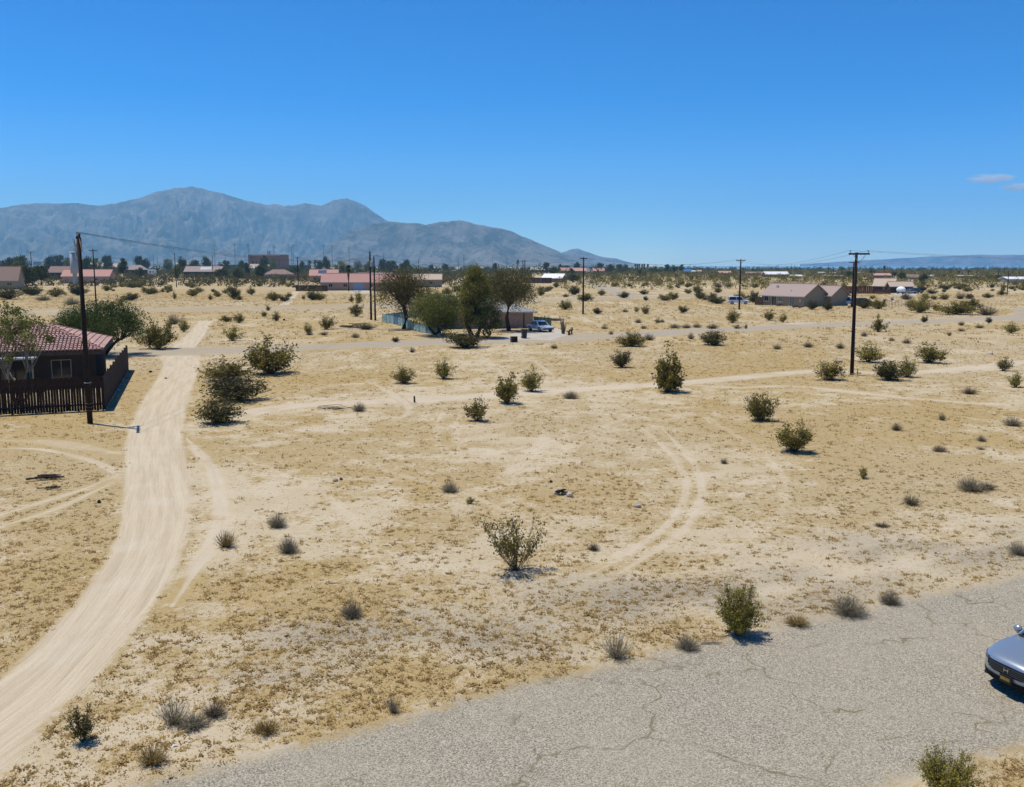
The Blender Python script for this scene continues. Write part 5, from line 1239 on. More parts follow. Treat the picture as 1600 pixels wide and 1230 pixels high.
wire('sagging overhead wire from the left pole, nearer strand', T1 - vv*1.1 + up_, T5 - vv*.6 - Vector((0, 0, 1)), 1.0, .013)
wire('sagging overhead wire from the left pole, farther strand', T1 + vv*1.1 + up_, T5 + vv*.6 - Vector((0, 0, 1)), 1.1, .011)
for k, nm in ((-.75, 'upper left strand'), (.75, 'upper right strand')):
    wire('overhead wire between the two right poles, ' + nm, T9 + Vector((k*1.1, 0, 0)), T10 + Vector((k, 0, .15)), 1.2, .009)
    wire('overhead wire leaving the picture from the tall right pole, ' + nm, T10 + Vector((k, 0, .15)), T10 + Vector((45+k, -62, 0)), 1.3, .008)
    wire('overhead wire between the middle pole and the white-truck pole, ' + nm, T8 + Vector((k*.8, 0, 0)), T9 + Vector((k, 0, 0)), 1.3, .011)
wire('overhead wire from the left pole pair to the middle pole', T5 - Vector((0, 0, .5)), T8 - Vector((0, 0, .3)), 1.6, .011)
for px_, tp, hd, lb in ((336.5, 382, 3.2, 'first field light mast from the left, above the mauve solar roof'), (368, 381, 5, 'second field light mast from the left, with the widest head'), (389, 382, 5, 'third field light mast, just left of the brick block'), (429, 385, 3, 'field light mast behind the brick block stacks'),
                    (459, 383, 5.5, 'field light mast with a broad double head right of the brick block'), (456.5, 386, 2.6, 'thin field light mast beside the broad double-headed one'), (506.5, 383, 4.5, 'field light mast above the shaggy palms'), (519.5, 384, 3, 'field light mast right of the one above the shaggy palms'), (546, 387, 3, 'rightmost field light mast above the front yard palm')):
    x, y, d = G(px_, 424); h = zat(px_, tp, y); e = empty('field_light', (x, y, 0)); tag(e, lb, 'light mast', 'field light masts')
    MB().tube([(0, 0, 0), (0, 0, h)], [.40, .28], 7).build('mast', MT['mast'], e)
    wd = hd*d/F/1.6
    rk = MB().box(-wd, wd, -.1, .1, h-.5, h-.2).box(-wd*.8, wd*.8, -.1, .1, h-1.6, h-1.3).build('rack', MT['mast'], e)
    for k in range(4):
        for zz, f_ in ((h-.15, 1), (h-1.25, .8)):
            MB().box(-.28, .28, -.5, .1, 0, .55).build('lamp', MT['lamp'], rk).location = (wd*f_*(k-1.5)/1.7, 0, zz)

# ------------------------------------------------------------------ vehicles
def wheel(parent, x, y, r, wd=.2):
    s_ = 1 if y > 0 else -1
    w_ = MB().disc((0, 0, 0), (0, 1, 0), r, wd, 18).build('wheel', MT['rubber'], parent); w_.location = (x, y, r)
    MB().disc((0, s_*(wd/2+.004), 0), (0, 1, 0), r*.62, .02, 14).build('rim', MT['steel'], w_)
def vehicle(name, label, cat, px_, py_, yaw, paint='carwhite', kind='suv', L=4.7, Wd=1.85, Ht=1.75):
    """nose towards +x of its own frame; centre of its footprint at the pixel"""
    x, y, d = G(px_, py_); e = empty(name, (x, y, 0), yaw); tag(e, label, cat)
    h = L/2; bl = .98 if kind != 'sedan' else .88
    prof = [(-h, .38), (-h+.03, bl), (h-1.25, bl), (h-.15, bl-.12), (h, bl-.3), (h-.02, .36)]
    if kind == 'pickup': prof = [(-h, .42), (-h, bl), (h-1.35, bl), (h-.12, bl-.08), (h, bl-.28), (h-.02, .4)]
    n = len(prof); mb = MB()
    for s_ in (-1, 1): mb.v += [(a, s_*Wd/2*(.97 if b > .8 else 1), b) for a, b in prof]
    mb.f += [tuple(range(n))[::-1] if 0 else tuple(range(n)), tuple(range(2*n-1, n-1, -1))] + [(i, i+n, (i+1) % n+n, (i+1) % n) for i in range(n)]
    mb.build('body', MT[paint], e, bevel=.05)
    c0, c1 = {'suv': (-h+.06, h-1.15), 'sedan': (-h+.75, h-1.2), 'pickup': (-h+1.75, h-1.2), 'van': (-h+.05, h-.75)}[kind]
    t0, t1 = {'suv': (.18, .75), 'sedan': (.65, .8), 'pickup': (.18, .7), 'van': (.1, .7)}[kind]
    q = [(c0, bl-.005), (c0+t0, Ht-.06), (c0+t0+.15, Ht), (c1-t1-.12, Ht), (c1-t1, Ht-.06), (c1, bl-.005)]; m = len(q); cb = MB()
    for s_ in (-1, 1): cb.v += [(a, s_*(Wd/2*.96 - .16*(b-bl)/(Ht-bl)), b) for a, b in q]
    cb.f += [tuple(range(m)), tuple(range(2*m-1, m-1, -1))] + [(i, i+m, (i+1) % m+m, (i+1) % m) for i in range(m)]
    cb.build('cabin', MT[paint], e, bevel=.04)
    def yw(z): return Wd/2*.96 - .16*(z-bl)/(Ht-bl) + .006
    zb, zt_ = bl+.06, Ht-.13; fr = lambda z: (z-bl)/(Ht-bl)
    for s_ in (-1, 1):
        segs = [(c0+.12, (c0+c1)/2-.12), ((c0+c1)/2-.02, c1-.32)] if kind != 'pickup' else [(c0+.12, c1-.32)]
        for k, (a, b) in enumerate(segs):
            ta = a + (t0*fr(zt_)*.8 if k == 0 else 0); tb = b - (t1*fr(zt_)*.75 if k == len(segs)-1 else 0)
            MB().add([(a, s_*yw(zb), zb), (b, s_*yw(zb), zb), (tb, s_*yw(zt_), zt_), (ta, s_*yw(zt_), zt_)], [(0, 1, 2, 3)]).build('side_window', MT['glass'], e)
    xf = lambda z: c1 - t1*fr(z)*(Ht-bl)/(Ht-.06-bl) + .012
    MB().add([(xf(zb), -Wd*.38, zb), (xf(zb), Wd*.38, zb), (xf(zt_), Wd*.34, zt_), (xf(zt_), -Wd*.34, zt_)], [(0, 1, 2, 3)]).build('windshield', MT['glass'], e)
    xr = lambda z: c0 + t0*fr(z) - .012
    MB().add([(xr(zb), -Wd*.36, zb), (xr(zb), Wd*.36, zb), (xr(zt_), Wd*.33, zt_), (xr(zt_), -Wd*.33, zt_)], [(3, 2, 1, 0)]).build('rear_window', MT['glass'], e)
    for s_ in (-1, 1):
        MB().box(h-.06, h+.012, s_*Wd*.36-.2, s_*Wd*.36+.2, bl-.42, bl-.27).build('headlight', MT['insul'], e)
        for xx in (h-.9, -h+.9): wheel(e, xx, s_*(Wd/2-.09), .36)
    MB().box(h-.02, h+.02, -.5, .5, bl-.46, bl-.3).build('grille', MT['bin'], e); MB().box(h-.05, h+.06, -Wd/2+.06, Wd/2-.06, .36, .52).build('bumper', MT['bin'], e); MB().box(-h-.06, -h+.05, -Wd/2+.06, Wd/2-.06, .36, .52).build('bumper', MT['bin'], e)
    if kind == 'pickup': MB().box(-h+.12, c0-.08, -Wd/2+.1, Wd/2-.1, bl+.003, bl+.02).build('bed', MT['bin'], e)
    return e
vehicle('parked_car', 'pale blue-white car parked nose out beside the central house', 'car', 844, 518, R(-62), 'carblue', 'sedan', 4.5, 1.8, 1.5)
vehicle('parked_truck', 'white sport truck parked left of the tan house', 'truck', 1154, 475.5, R(-8), 'carwhite', 'suv', 4.9, 1.9, 1.85)
vehicle('parked_van', 'white van beside the tan house garage', 'van', 1320, 477, R(-20), 'carwhite', 'van', 4.9, 1.9, 1.95)
vehicle('parked_car', 'black car half hidden by shrubs right of the tall right pole', 'car', 1349, 477.5, R(8), 'carblack', 'suv', 4.5, 1.85, 1.7)
vehicle('parked_car', 'grey car beside the white covered trailer', 'car', 1422, 459, R(-70), 'cargrey', 'sedan', 4.5, 1.8, 1.5)
vehicle('parked_car', 'black sport vehicle right of the grey car by the trailer', 'car', 1431, 458.5, R(-60), 'carblack', 'suv', 4.6, 1.9, 1.75)
x, y, d = G(1407.5, 459.5); e = empty('covered_trailer', (x, y, 0), R(-75)); tag(e, 'white dome-shaped covered trailer before the cream garage roof', 'trailer')
MB().ball((0, 0, 1.35), 1.0, 14, 10, (1.9, 1.05, 1.05)).build('cover', MT['cloth'], e, True); MB().box(-1.5, 1.6, -.85, .85, .35, .5).build('frame', MT['bin'], e)
for s_ in (-1, 1): wheel(e, -.3, s_*.95, .36)
MB().tube([(1.6, 0, .42), (2.5, 0, .42)], .05, 6).build('tongue', MT['bin'], e)

# foreground car, nose towards the lower left, only its front in the picture
CYAW = R(201)
sv = empty('silver_car', (10.36, 18.45, 0), CYAW); sv.scale = (.88, .88, .88); tag(sv, 'silver-blue car on the paved road cut by the right picture edge', 'car')
t = NT('silver_blue_paint'); t.base((.34, .39, .44)).rough(.28); t.p.inputs['Metallic'].default_value = .62; t.p.inputs['Coat Weight'].default_value = .5; t.p.inputs['Coat Roughness'].default_value = .05
t.bump(t.noise(t.co(), 900, 2), .03, .001); MT['silver'] = t.m
MT['grille'] = M('grille_black', (.012, .012, .013), .8, spec=.1); MT['chrome'] = M('chrome', (.75, .76, .77), .12, 1.0, var=.02)
MT['lens'] = M('lamp_lens', (.05, .055, .06), .06, .0, var=.02, spec=.7)
def fx(y): u_ = abs(y)/.93; return -.07*u_**2 - .30*u_**5
def prof_pt(y, j):
    u_ = abs(y)/.93; f = fx(y); dz = -.05*u_**2
    return [(f-.16, .24), (f-.05, .34), (f-.01, .50), (f, .60), (f-.015, .74), (f-.05, .83+dz*.5), (f-.14, .90+dz), (f*.8-.34, .955+dz), (f*.4-.65, 1.0+dz), (-1.0, 1.045+dz*1.1), (-1.38, 1.085+dz*1.2)][j]
ysn = [-.93, -.90, -.85, -.77, -.66, -.5, -.3, -.1, .1, .3, .5, .66, .77, .85, .90, .93]; NJ = 11
V_ = [(prof_pt(y, j)[0], y, prof_pt(y, j)[1]) for y in ysn for j in range(NJ)]
fr_ = MB().add(V_, [(i*NJ+j, i*NJ+j+1, (i+1)*NJ+j+1, (i+1)*NJ+j) for i in range(len(ysn)-1) for j in range(NJ-1)])
fr_.build('front_body', MT['silver'], sv, True).modifiers.new('s', 'SUBSURF').levels = 1
for s_ in (-1, 1):    # flanks
    edge = [prof_pt(.93, j) for j in range(NJ)]
    up2 = [(a, s_*.93, b) for a, b in edge] + [(-2.4, s_*.945, 1.06), (-3.6, s_*.94, 1.08), (-4.5, s_*.86, 1.05), (-4.62, s_*.82, .85), (-4.6, s_*.84, .3), (-.9, s_*.94, .24)]
    MB().add(up2, [tuple(range(len(up2)))[::s_]]).build('side_body', MT['silver'], sv)
    for xx in (-.95, -3.65):
        MB().disc((xx, s_*.93, .36), (0, 1, 0), .42, .035, 22).build('wheel_arch', MT['bin'], sv); wheel(sv, xx, s_*.86, .35, .24)
MB().add([(-4.62, -.82, .85), (-4.62, .82, .85), (-4.6, .84, .3), (-4.6, -.84, .3), (-4.5, .86, 1.05), (-4.5, -.86, 1.05)], [(0, 1, 2, 3), (5, 4, 1, 0)]).build('tailgate', MT['silver'], sv)
MB().box(-4.5, -.3, -.88, .88, .22, .3).build('underbody', MT['bin'], sv)
gh = [(-1.36, .80, 1.08), (-2.1, .66, 1.62), (-3.9, .66, 1.64), (-4.5, .76, 1.06)]
def quad(pts, name, mat): return MB().add(pts, [(0, 1, 2, 3)]).build(name, MT[mat], sv)
quad([(-1.36, -.80, 1.05), (-1.36, .80, 1.05), (-2.1, .66, 1.62), (-2.1, -.66, 1.62)], 'windshield', 'glass')
quad([(-4.5, .76, 1.06), (-4.5, -.76, 1.06), (-3.95, -.66, 1.62), (-3.95, .66, 1.62)], 'rear_window', 'glass')
for s_ in (-1, 1):
    quad([(-1.36, s_*.86, 1.06), (-4.5, s_*.84, 1.06), (-3.95, s_*.67, 1.62), (-2.1, s_*.67, 1.62)][::s_], 'side_window', 'glass')
    MB().tube([(-1.34, s_*.83, 1.07), (-2.1, s_*.665, 1.64)], .045, 6).build('pillar', MT['silver'], sv); MB().tube([(-4.5, s_*.82, 1.06), (-3.95, s_*.665, 1.63)], .06, 6).build('pillar', MT['silver'], sv)
    mr = MB().ball((0, 0, 0), .13, 12, 8, (.62, .95, .72)).build('mirror', MT['silver'], sv, True); mr.location = (-1.52, s_*1.04, 1.12)
    MB().box(-.04, .04, -.14*s_ if s_ > 0 else 0, 0 if s_ > 0 else .14, -.1, -.05).build('mirror_arm', MT['bin'], mr)
MB().box(-4.0, -2.06, -.68, .68, 1.60, 1.66).build('roof', MT['silver'], sv, bevel=.03)
MB().add([(-1.30, -.84, 1.052), (-1.30, .84, 1.052), (-1.40, .84, 1.065), (-1.40, -.84, 1.065)], [(0, 1, 2, 3)]).build('cowl', MT['bin'], sv)
def nose_panel(name, y0, y1, zlo, zhi, off, mat, n=12, parent=None):
    """panel following the nose; zlo, zhi functions of y"""
    vs = []; zz = 4
    for i in range(n+1):
        y = y0 + (y1-y0)*i/n
        for k in range(zz+1):
            z = zlo(y) + (zhi(y)-zlo(y))*k/zz
            a = [prof_pt(y, j) for j in range(7)]; x_ = np.interp(z, [b for _, b in a], [c for c, _ in a]); vs.append((x_+off, y, z))
    k1 = zz+1; m = MB().add(vs, [(i*k1+k, (i+1)*k1+k, (i+1)*k1+k+1, i*k1+k+1) for i in range(n) for k in range(zz)])
    nb = len(m.v); m.add([(a-.03, b, c) for a, b, c in vs], [])
    bd = [i*k1 for i in range(n+1)] + [n*k1+k for k in range(1, k1)] + [i*k1+zz for i in range(n-1, -1, -1)] + [k for k in range(zz-1, 0, -1)]
    m.f += [(bd[i], bd[i]+nb, bd[(i+1) % len(bd)]+nb, bd[(i+1) % len(bd)]) for i in range(len(bd))]
    return m.build(name, MT[mat], parent or sv)
gr_ = nose_panel('grille', -.60, .60, lambda y: .555 + .10*max(0, abs(y)-.42)/.18, lambda y: .785 - .02*abs(y), .014, 'grille', 16)
for k in range(4): nose_panel('grille_bar', -.54, .54, lambda y: .60+.045*k, lambda y: .612+.045*k, .022, 'lens', 12, gr_)
for s_ in (-1, 1):
    hl = nose_panel('headlight', s_*.60, s_*.915, lambda y: .745, lambda y: .79+.02*abs(y), .012, 'lens', 8)
    nose_panel('light_strip', s_*.62, s_*.90, lambda y: .797+.0*y, lambda y: .806, .018, 'chrome', 8, hl)
nose_panel('lower_bumper', -.925, .925, lambda y: .245, lambda y: .44 + .05*(abs(y)/.93)**3, .016, 'grille', 20)
em = MB()
em.box(0, .014, -.06, -.048, -.05, .05).box(0, .014, .048, .06, -.05, .05).box(0, .014, -.048, .048, -.006, .006)
em.build('emblem', MT['chrome'], sv).location = (.022, 0, .69)
MT['plate_black'] = M('black_plate', (.02, .018, .015), .5); MT['plate_gold'] = M('gold_characters', (.36, .25, .06), .6)
pf = MB().box(-.01, .012, -.165, .165, -.09, .09).build('license_plate', MT['bin'], sv); pf.location = (.022, 0, .475)
MB().box(.012, .017, -.15, .15, -.075, .075).build('plate_face', MT['plate_black'], pf)
ck = MB()
for k in range(7): ck.box(.017, .021, -.13+k*.038, -.13+k*.038+.024, -.035, .04)
ck.build('characters', MT['plate_gold'], pf)

# ------------------------------------------------------------------ small things
def small(name, label, cat, bx, by, build, rz=0.0, group=None):
    x, y, d = G(bx, by); o = build(d/F); o.name = name; o.location = (x, y, 0); o.rotation_euler = (0, 0, rz); return tag(o, label, cat, group)
def rock_mb(u_, w_, h_, seed):
    rg = random.Random(seed); m = MB().ball((0, 0, h_*u_*.35), 1, 8, 6, (w_*u_/2, w_*u_/2.4, h_*u_/2*1.3))
    m.v = [(a*rg.uniform(.8, 1.2), b*rg.uniform(.8, 1.2), max(-.01, c*rg.uniform(.8, 1.15))) for a, b, c in m.v]; return m
for i, (bx, by, w_, h_, mt, lb) in enumerate([(997, 793, 10, 6, 'rock', 'white stone on the lower right of the open lot'), (524, 752, 9, 5, 'rock', 'pale stone left of the lot centre'), (533, 750, 6, 4, 'rust', 'small brown stone beside a pale stone left of the lot centre'),
        (679, 523, 6, 4, 'rock', 'pale stone under the spreading tree, left of two'), (686, 526, 7, 5, 'rock', 'pale stone under the spreading tree, right of two'), (235, 582, 5, 3, 'char', 'small dark stone at the dirt road near the cross road'), (259, 592, 5, 3, 'rock', 'small grey stone on the dirt road'),
        (155, 786, 7, 5, 'char', 'small black lump in the left field'), (649, 517, 6, 5, 'rock', 'pale block at the foot of the teal fence'), (444, 501, 4, 3, 'char', 'dark stone at the foot of a small shrub above the cross road'), (870, 772, 12, 7, 'rock', 'pale stone beside the black debris at the lot centre'),
        (1548, 554, 9, 4, 'rock', 'pale stone on the right plain'), (890, 776, 12, 7, 'rock', 'grey stone right of the black debris at the lot centre'), (1312, 566, 8, 4, 'rock', 'pale stone just above the bush by the right pole')]):
    small('stone', lb, 'stone', bx, by, lambda u_: rock_mb(u_, w_, h_, i).build('stone', MT[mt]), i*.7)
def sticks(u_, n, ln, th, seed, mat, flat=.25):
    rg = random.Random(seed); m = MB()
    for k in range(n):
        a = rg.uniform(-.5, .5); c = Vector((rg.uniform(-.5, .5)*ln*.7, rg.uniform(-.25, .25)*ln, th+rg.uniform(0, flat)))*u_; d = Vector((math.cos(a), math.sin(a), rg.uniform(-.05, .15)))*ln*u_*rg.uniform(.25, .5)
        m.tube([c-d, c+Vector((0, 0, rg.uniform(0, .3)*th*u_)), c+d], [th*u_*.5, th*u_*.45, th*u_*.25], 5)
    m.v = [(a, b, max(.004, c)) for a, b, c in m.v]; return m.build('x', MT[mat])
small('charred_logs', 'charred logs lying in the left field', 'logs', 76, 749, lambda u_: sticks(u_, 12, 40, 2.6, 1, 'char', 3), .1)
small('charred_logs', 'short charred pieces just below the charred logs in the left field', 'logs', 78, 764, lambda u_: sticks(u_, 6, 24, 1.8, 2, 'char', 1), .1)
small('black_debris', 'small heap of black debris at the lot centre', 'debris', 877, 773, lambda u_: sticks(u_, 9, 15, 3, 3, 'char', 4), .4)
small('black_debris', 'tiny black scrap just above the black debris heap', 'debris', 861, 754, lambda u_: rock_mb(u_, 5, 4, 44).build('x', MT['char']))
BR_ = dry_mesh(67, 360, .55)
def brush_heap(u_, w_, d_, h_, mat):
    V, F_, sh = BR_; return link('x', np_mesh('brush', V*np.array([w_*u_, d_*u_, h_*u_]), F_, MT[mat], fattr={'shade': sh}))
small('dead_branches', 'dark heap of fallen branches left of the teal fence', 'branches', 572, 515, lambda u_: brush_heap(u_, 40, 22, 13, 'brown'), 0)
small('dead_branches', 'low spread of bare branches beside the dark heap left of the teal fence', 'branches', 552, 513, lambda u_: sticks(u_, 12, 34, 1.1, 4, 'bark', 6), 0)
small('dead_branches', 'low grey heap of bare branches behind the green sheet fence', 'branches', 868, 501, lambda u_: brush_heap(u_, 34, 20, 5, 'twig'), 0)
small('fallen_branch', 'low dead branch beside the round bush on the sandy trail', 'branch', 520, 640, lambda u_: sticks(u_, 9, 46, .9, 6, 'bark', 5), .1)
small('pale_branch', 'pale bare branch lying at the foot of the road-edge shrub', 'branch', 1124, 1007, lambda u_: sticks(u_, 2, 44, 2.2, 7, 'bark_p', 0), 0)
small('pale_branch', 'small pale stick on the lower lot left of the grey bush', 'branch', 487, 967, lambda u_: sticks(u_, 2, 20, 1.8, 8, 'bark_p', 0), 2.6)
small('fallen_log', 'pale plank leaning at the foot of the right drooping tree', 'log', 798, 521, lambda u_: sticks(u_, 2, 14, 1.6, 9, 'bark_p', 0), 2.4)
small('marker_post', 'short dark post standing alone by the sandy trail', 'post', 647.5, 629, lambda u_: MB().tube([(.35*u_, 0, 0), (0, 0, 10*u_)], [1.6*u_, 1.3*u_], 7).build('x', MT['char']))
small('marker_post', 'thin grey stake right of the tall right pole foot', 'post', 1339.5, 587, lambda u_: MB().tube([(0, 0, 0), (0, 0, 11*u_)], .7*u_, 6).build('x', MT['steel']))
small('white_scrap', 'crumpled white scrap near the lower left brush', 'litter', 268, 1168, lambda u_: MB().add([(0, 0, .01), (4*u_, 1*u_, .03), (5*u_, 6*u_, .01), (1.5*u_, 4*u_, .05), (8*u_, 3*u_, .02), (10*u_, 5*u_, .01)], [(0, 1, 3), (1, 2, 3), (1, 4, 2), (4, 5, 2)]).build('x', MT['white']))
small('blue_ball', 'blue plastic ball in the shade of the side fence', 'ball', 184, 612, lambda u_: MB().ball((0, 0, 2.5*u_), 2.6*u_, 10, 8).build('x', MT['blueplastic'], None, True))
# trash bin
x, y, d = G(819, 529); u = d/F; e = empty('trash_bin', (x, y, 0), .2); tag(e, 'black wheeled trash bin beside the gravel drive', 'trash bin')
MB().add([(-.26, -.28, .06), (.26, -.28, .06), (.26, .28, .06), (-.26, .28, .06), (-.33, -.36, 1.08), (.33, -.36, 1.08), (.33, .36, 1.08), (-.33, .36, 1.08)], [(3, 2, 1, 0), (4, 5, 6, 7), (0, 1, 5, 4), (1, 2, 6, 5), (2, 3, 7, 6), (3, 0, 4, 7)]).build('bin', MT['bin'], e)
MB().box(-.36, .36, -.42, .38, 1.083, 1.16).build('lid', MT['bin'], e, bevel=.02); MB().tube([(-.3, .42, 1.05), (.3, .42, 1.05)], .025, 6).build('handle', MT['bin'], e)
for s_ in (-1, 1): MB().disc((s_*.29, .27, .12), (1, 0, 0), .12, .06, 12).build('wheel', MT['rubber'], e)
x, y, d = G(803, 535); o = MB().box(-.38, .38, -.25, .25, 0, .08).box(-.38, -.30, -.25, .25, .083, .62).box(.30, .38, -.25, .25, .083, .62).box(-.38, .38, -.25, .25, .623, .70).box(-.29, .29, .15, .24, .085, .61).build('crate', MT['fascia']); o.location = (x, y, 0); o.rotation_euler = (0, 0, .3); tag(o, 'small dark open crate by the road edge below the central house', 'crate')
# dead agave with stumps
x, y, d = G(880, 522); u = d/F; e = empty('dead_agave', (x, y, 0)); tag(e, 'thin dead stalks rising by the road right of the white car', 'dead plant'); rg = random.Random(12); m = MB()
for k in range(16):
    a = rg.uniform(-1, 1); h = rg.uniform(14, 31)*u; m.tube([(a*2*u, rg.uniform(-1, 1)*u, 0), (a*4*u, rg.uniform(-2, 2)*u, h*.6), (a*6.5*u, rg.uniform(-3, 3)*u, h)], [.06, .045, .02], 5)
m.build('stalks', MT['bark_p'], e); V, F_, sh = dry_mesh(66, 200, .5); o = link('twigs', np_mesh('twigs', V, F_, MT['brown'], fattr={'shade': sh}), e); o.scale = (9*u, 9*u, 26*u)
for bx, by, h_, lb in ((889, 524, 9, 'dark broken stump, left of two beside the dead stalks'), (893, 523, 11, 'dark broken stump, right of two beside the dead stalks')):
    small('tree_stump', lb, 'stump', bx, by, lambda u_: MB().tube([(0, 0, 0), (.3*u_, 0, h_*.6*u_), (1*u_, 0, h_*u_)], [2.3*u_, 1.7*u_, 1.2*u_], 7).tube([(0, 0, h_*.4*u_), (-2.5*u_, 0, h_*.8*u_)], [1*u_, .6*u_], 6).build('x', MT['rust']))
# basketball hoop and wire fence
x, y, d = G(1393, 479); u = d/F; e = empty('basketball_hoop', (x, y, 0)); tag(e, 'white basketball backboard on a thin pole behind the right shrubs', 'basketball hoop')
MB().tube([(0, 0, 0), (0, .1, 12*u)], .05, 7).build('pole', MT['steel'], e); MB().box(-2.2*u, 2.2*u, -.2, -.15, 9.5*u, 15*u).build('backboard', MT['white'], e); MB().box(-.3, .3, -.21, -.201, 10.2*u, 12*u).build('target', MT['rust'], e)
MB().tube([(.23*math.cos(k*.524), -.46+.23*math.sin(k*.524), 10.4*u) for k in range(13)], .015, 4).build('rim', MT['rust'], e)
e = empty('wire_fence', (*G(1384, 480.5)[:2], 0)); tag(e, 'thin wire fence of grey posts beside the basketball hoop', 'fence'); a0 = Vector((*G(1384, 480.5)[:2], 0)); a1 = Vector((*G(1414, 480)[:2], 0)); n = 6
for k in range(n+1): MB().tube([(0, 0, 0), (0, 0, 1.5)], .035, 6).build('post', MT['steel'], e).location = (a1-a0)*k/n
for z in (.3, .7, 1.1, 1.45): MB().tube([Vector((0, 0, z)), a1-a0+Vector((0, 0, z))], .012, 4).build('wire', MT['steel'], e)
# yard clutter by the tan house
for bx, by, lb in ((1243, 482, 'dark clutter pile under the second glass door of the tan house'), (1252, 483, 'dark clutter pile at the near corner of the tan house'), (1218, 479.5, 'small dark pot beside the first glass door of the tan house')):
    small('clutter', lb, 'clutter', bx, by, lambda u_: sticks(u_, 8, 8, 2.2, int(bx), 'fascia', 2))
small('propane_tank', 'rounded pink tank beside the white van', 'tank', 1326.5, 482, lambda u_: MB().ball((0, 0, 2.6*u_), 2.7*u_, 12, 8, (1, .7, 1)).tube([(0, 0, 0), (0, 0, 2*u_)], 1.6*u_, 8).build('x', MT['stucco_p'], None, True))
x, y, d = G(1186, 477); e = empty('gate', (x, y, 0), R(-54)); tag(e, 'dark arched wooden gate at the left corner of the tan house', 'gate')
MB().box(-1.1, .9, 0, .06, .05, 1.9).build('door', MT['fence_d'], e)
for s_ in (-1.15, .95): MB().box(s_-.06, s_+.06, -.02, .1, 0, 2.05).build('post', MT['fascia'], e)

# ------------------------------------------------------------------ far scrub
def road_clear(x, y, m=1.0):
    ok = np.ones(len(x), bool)
    for C, hw in ROADS:
        for k in range(0, len(x), 4000):
            d2 = (x[k:k+4000, None]-C[None, :, 0])**2 + (y[k:k+4000, None]-C[None, :, 1])**2
            j = d2.argmin(1); ok[k:k+4000] &= np.sqrt(d2[np.arange(len(j)), j]) > hw[j]*m + .05
    return ok
rng = np.random.default_rng(21)
def scatter(n, y0, y1, px0, px1):
    y = np.sqrt(rng.uniform(y0**2, y1**2, n)); px_ = rng.uniform(px0, px1, n); x = (px_-800)/F*y; return x, y
taken = [(G(b[0], b[1])[:2]) for b in NEAR]
def place_far(n, y0, y1, px0, px1, label, group, cl=14.0, thr=.5):
    x, y = scatter(n*6, y0, y1, px0, px1); ok = road_clear(x, y, 1.25) & (fbm(x/cl/2.5, y/cl/2.5, 3, 40) > thr-.06)
    pp = 800 + F*x/y; ok &= ~((pp > 1170) & (pp < 1345) & (y < 235)) & ~((pp > 1120) & (pp < 1170) & (y < 216) & (y > 200)) & ~((pp > 1340) & (pp < 1440) & (y < 330) & (y > 265))
    x, y = x[ok][:n], y[ok][:n]
    for a, b in zip(x, y):
        kd = rr.choice(['wide', 'dark', 'up', 'wide', 'yell', 'round', 'wide2', 'dry2' if rr.random() < .4 else 'wide']); v = rr.randrange(3); p = bush_parts((kd, v), SEEDS[kd]+v, **KINDS_[kd])
        w_ = rr.uniform(1.8, 4.6); q_ = 800 + F*a/b
        sec = 'below the left town' if q_ < 560 else 'behind the central house' if q_ < 850 else 'beside the far grey street' if q_ < 1000 else 'left of the white truck' if q_ < 1150 else 'around the tan house' if q_ < 1360 else 'near the cream gabled house' if q_ < 1480 else 'toward the right picture edge'
        label = {'wide': 'wide olive', 'wide2': 'wide dark', 'dark': 'dark compact', 'up': 'upright olive', 'yell': 'yellowish', 'round': 'round olive', 'dry2': 'brown dry'}[kd] + (' scrub shrub on the nearer plain ' if b < 330 else ' scrub shrub on the farther plain ') + sec
        plant('dry_bush' if kd == 'dry2' else 'creosote_bush', label, 'shrub', (a, b, 0), (w_, w_, w_*rr.uniform(.45, .75)), p, 'scrub shrubs ' + sec, rr.uniform(0, 6.28))
place_far(115, 245, 440, 905, 1640, 'scrub shrub on the plain right of the far grey street', 'shrubs of the right far plain')
place_far(40, 225, 440, 180, 500, 'scrub shrub on the plain below the left town', 'shrubs of the left far plain')
place_far(18, 250, 430, 690, 900, 'scrub shrub on the plain behind the central house', 'shrubs behind the central house')
def mass(name, label, n, y0, y1, px0, px1, thr, wr, seed, mat, per=46, leaf=.30):
    x, y = scatter(n*5, y0, y1, px0, px1); ok = road_clear(x, y, 1.3) & (fbm(x/60, y/90, 3, 50+seed) > thr); x, y = x[ok][:n], y[ok][:n]; n = len(x)
    w_ = rng.uniform(wr[0], wr[1], n); h = w_*rng.uniform(.55, .95, n)
    g = rng.normal(size=(n, per, 3)); g /= np.linalg.norm(g, axis=2)[:, :, None]; g *= rng.uniform(.3, 1, (n, per, 1))**.5; g[:, :, 2] = np.abs(g[:, :, 2])
    P = np.stack([x[:, None]+g[:, :, 0]*w_[:, None]/2, y[:, None]+g[:, :, 1]*w_[:, None]/2, g[:, :, 2]*h[:, None]+.05], 2).reshape(-1, 3)
    V, F_ = leaf_quads(P, leaf, rng); tag(link(name, np_mesh(name, V, F_, MT[mat], fattr={'shade': rng.uniform(0, 1, len(F_))})), label, 'scrub', kind='stuff')
mass('scrub', 'dense olive scrub covering the far right plain', 6500, 350, 1500, 870, 1680, .22, (2.2, 4.8), 1, 'creo')
mass('scrub', 'darker olive scrub among the far right houses', 2200, 480, 1900, 870, 1680, .24, (3, 6.5), 2, 'creo_d', leaf=.45)
mass('scrub', 'olive scrub among the houses of the left town', 4200, 390, 1250, -60, 830, .24, (2.4, 6), 3, 'creo_d', leaf=.4)
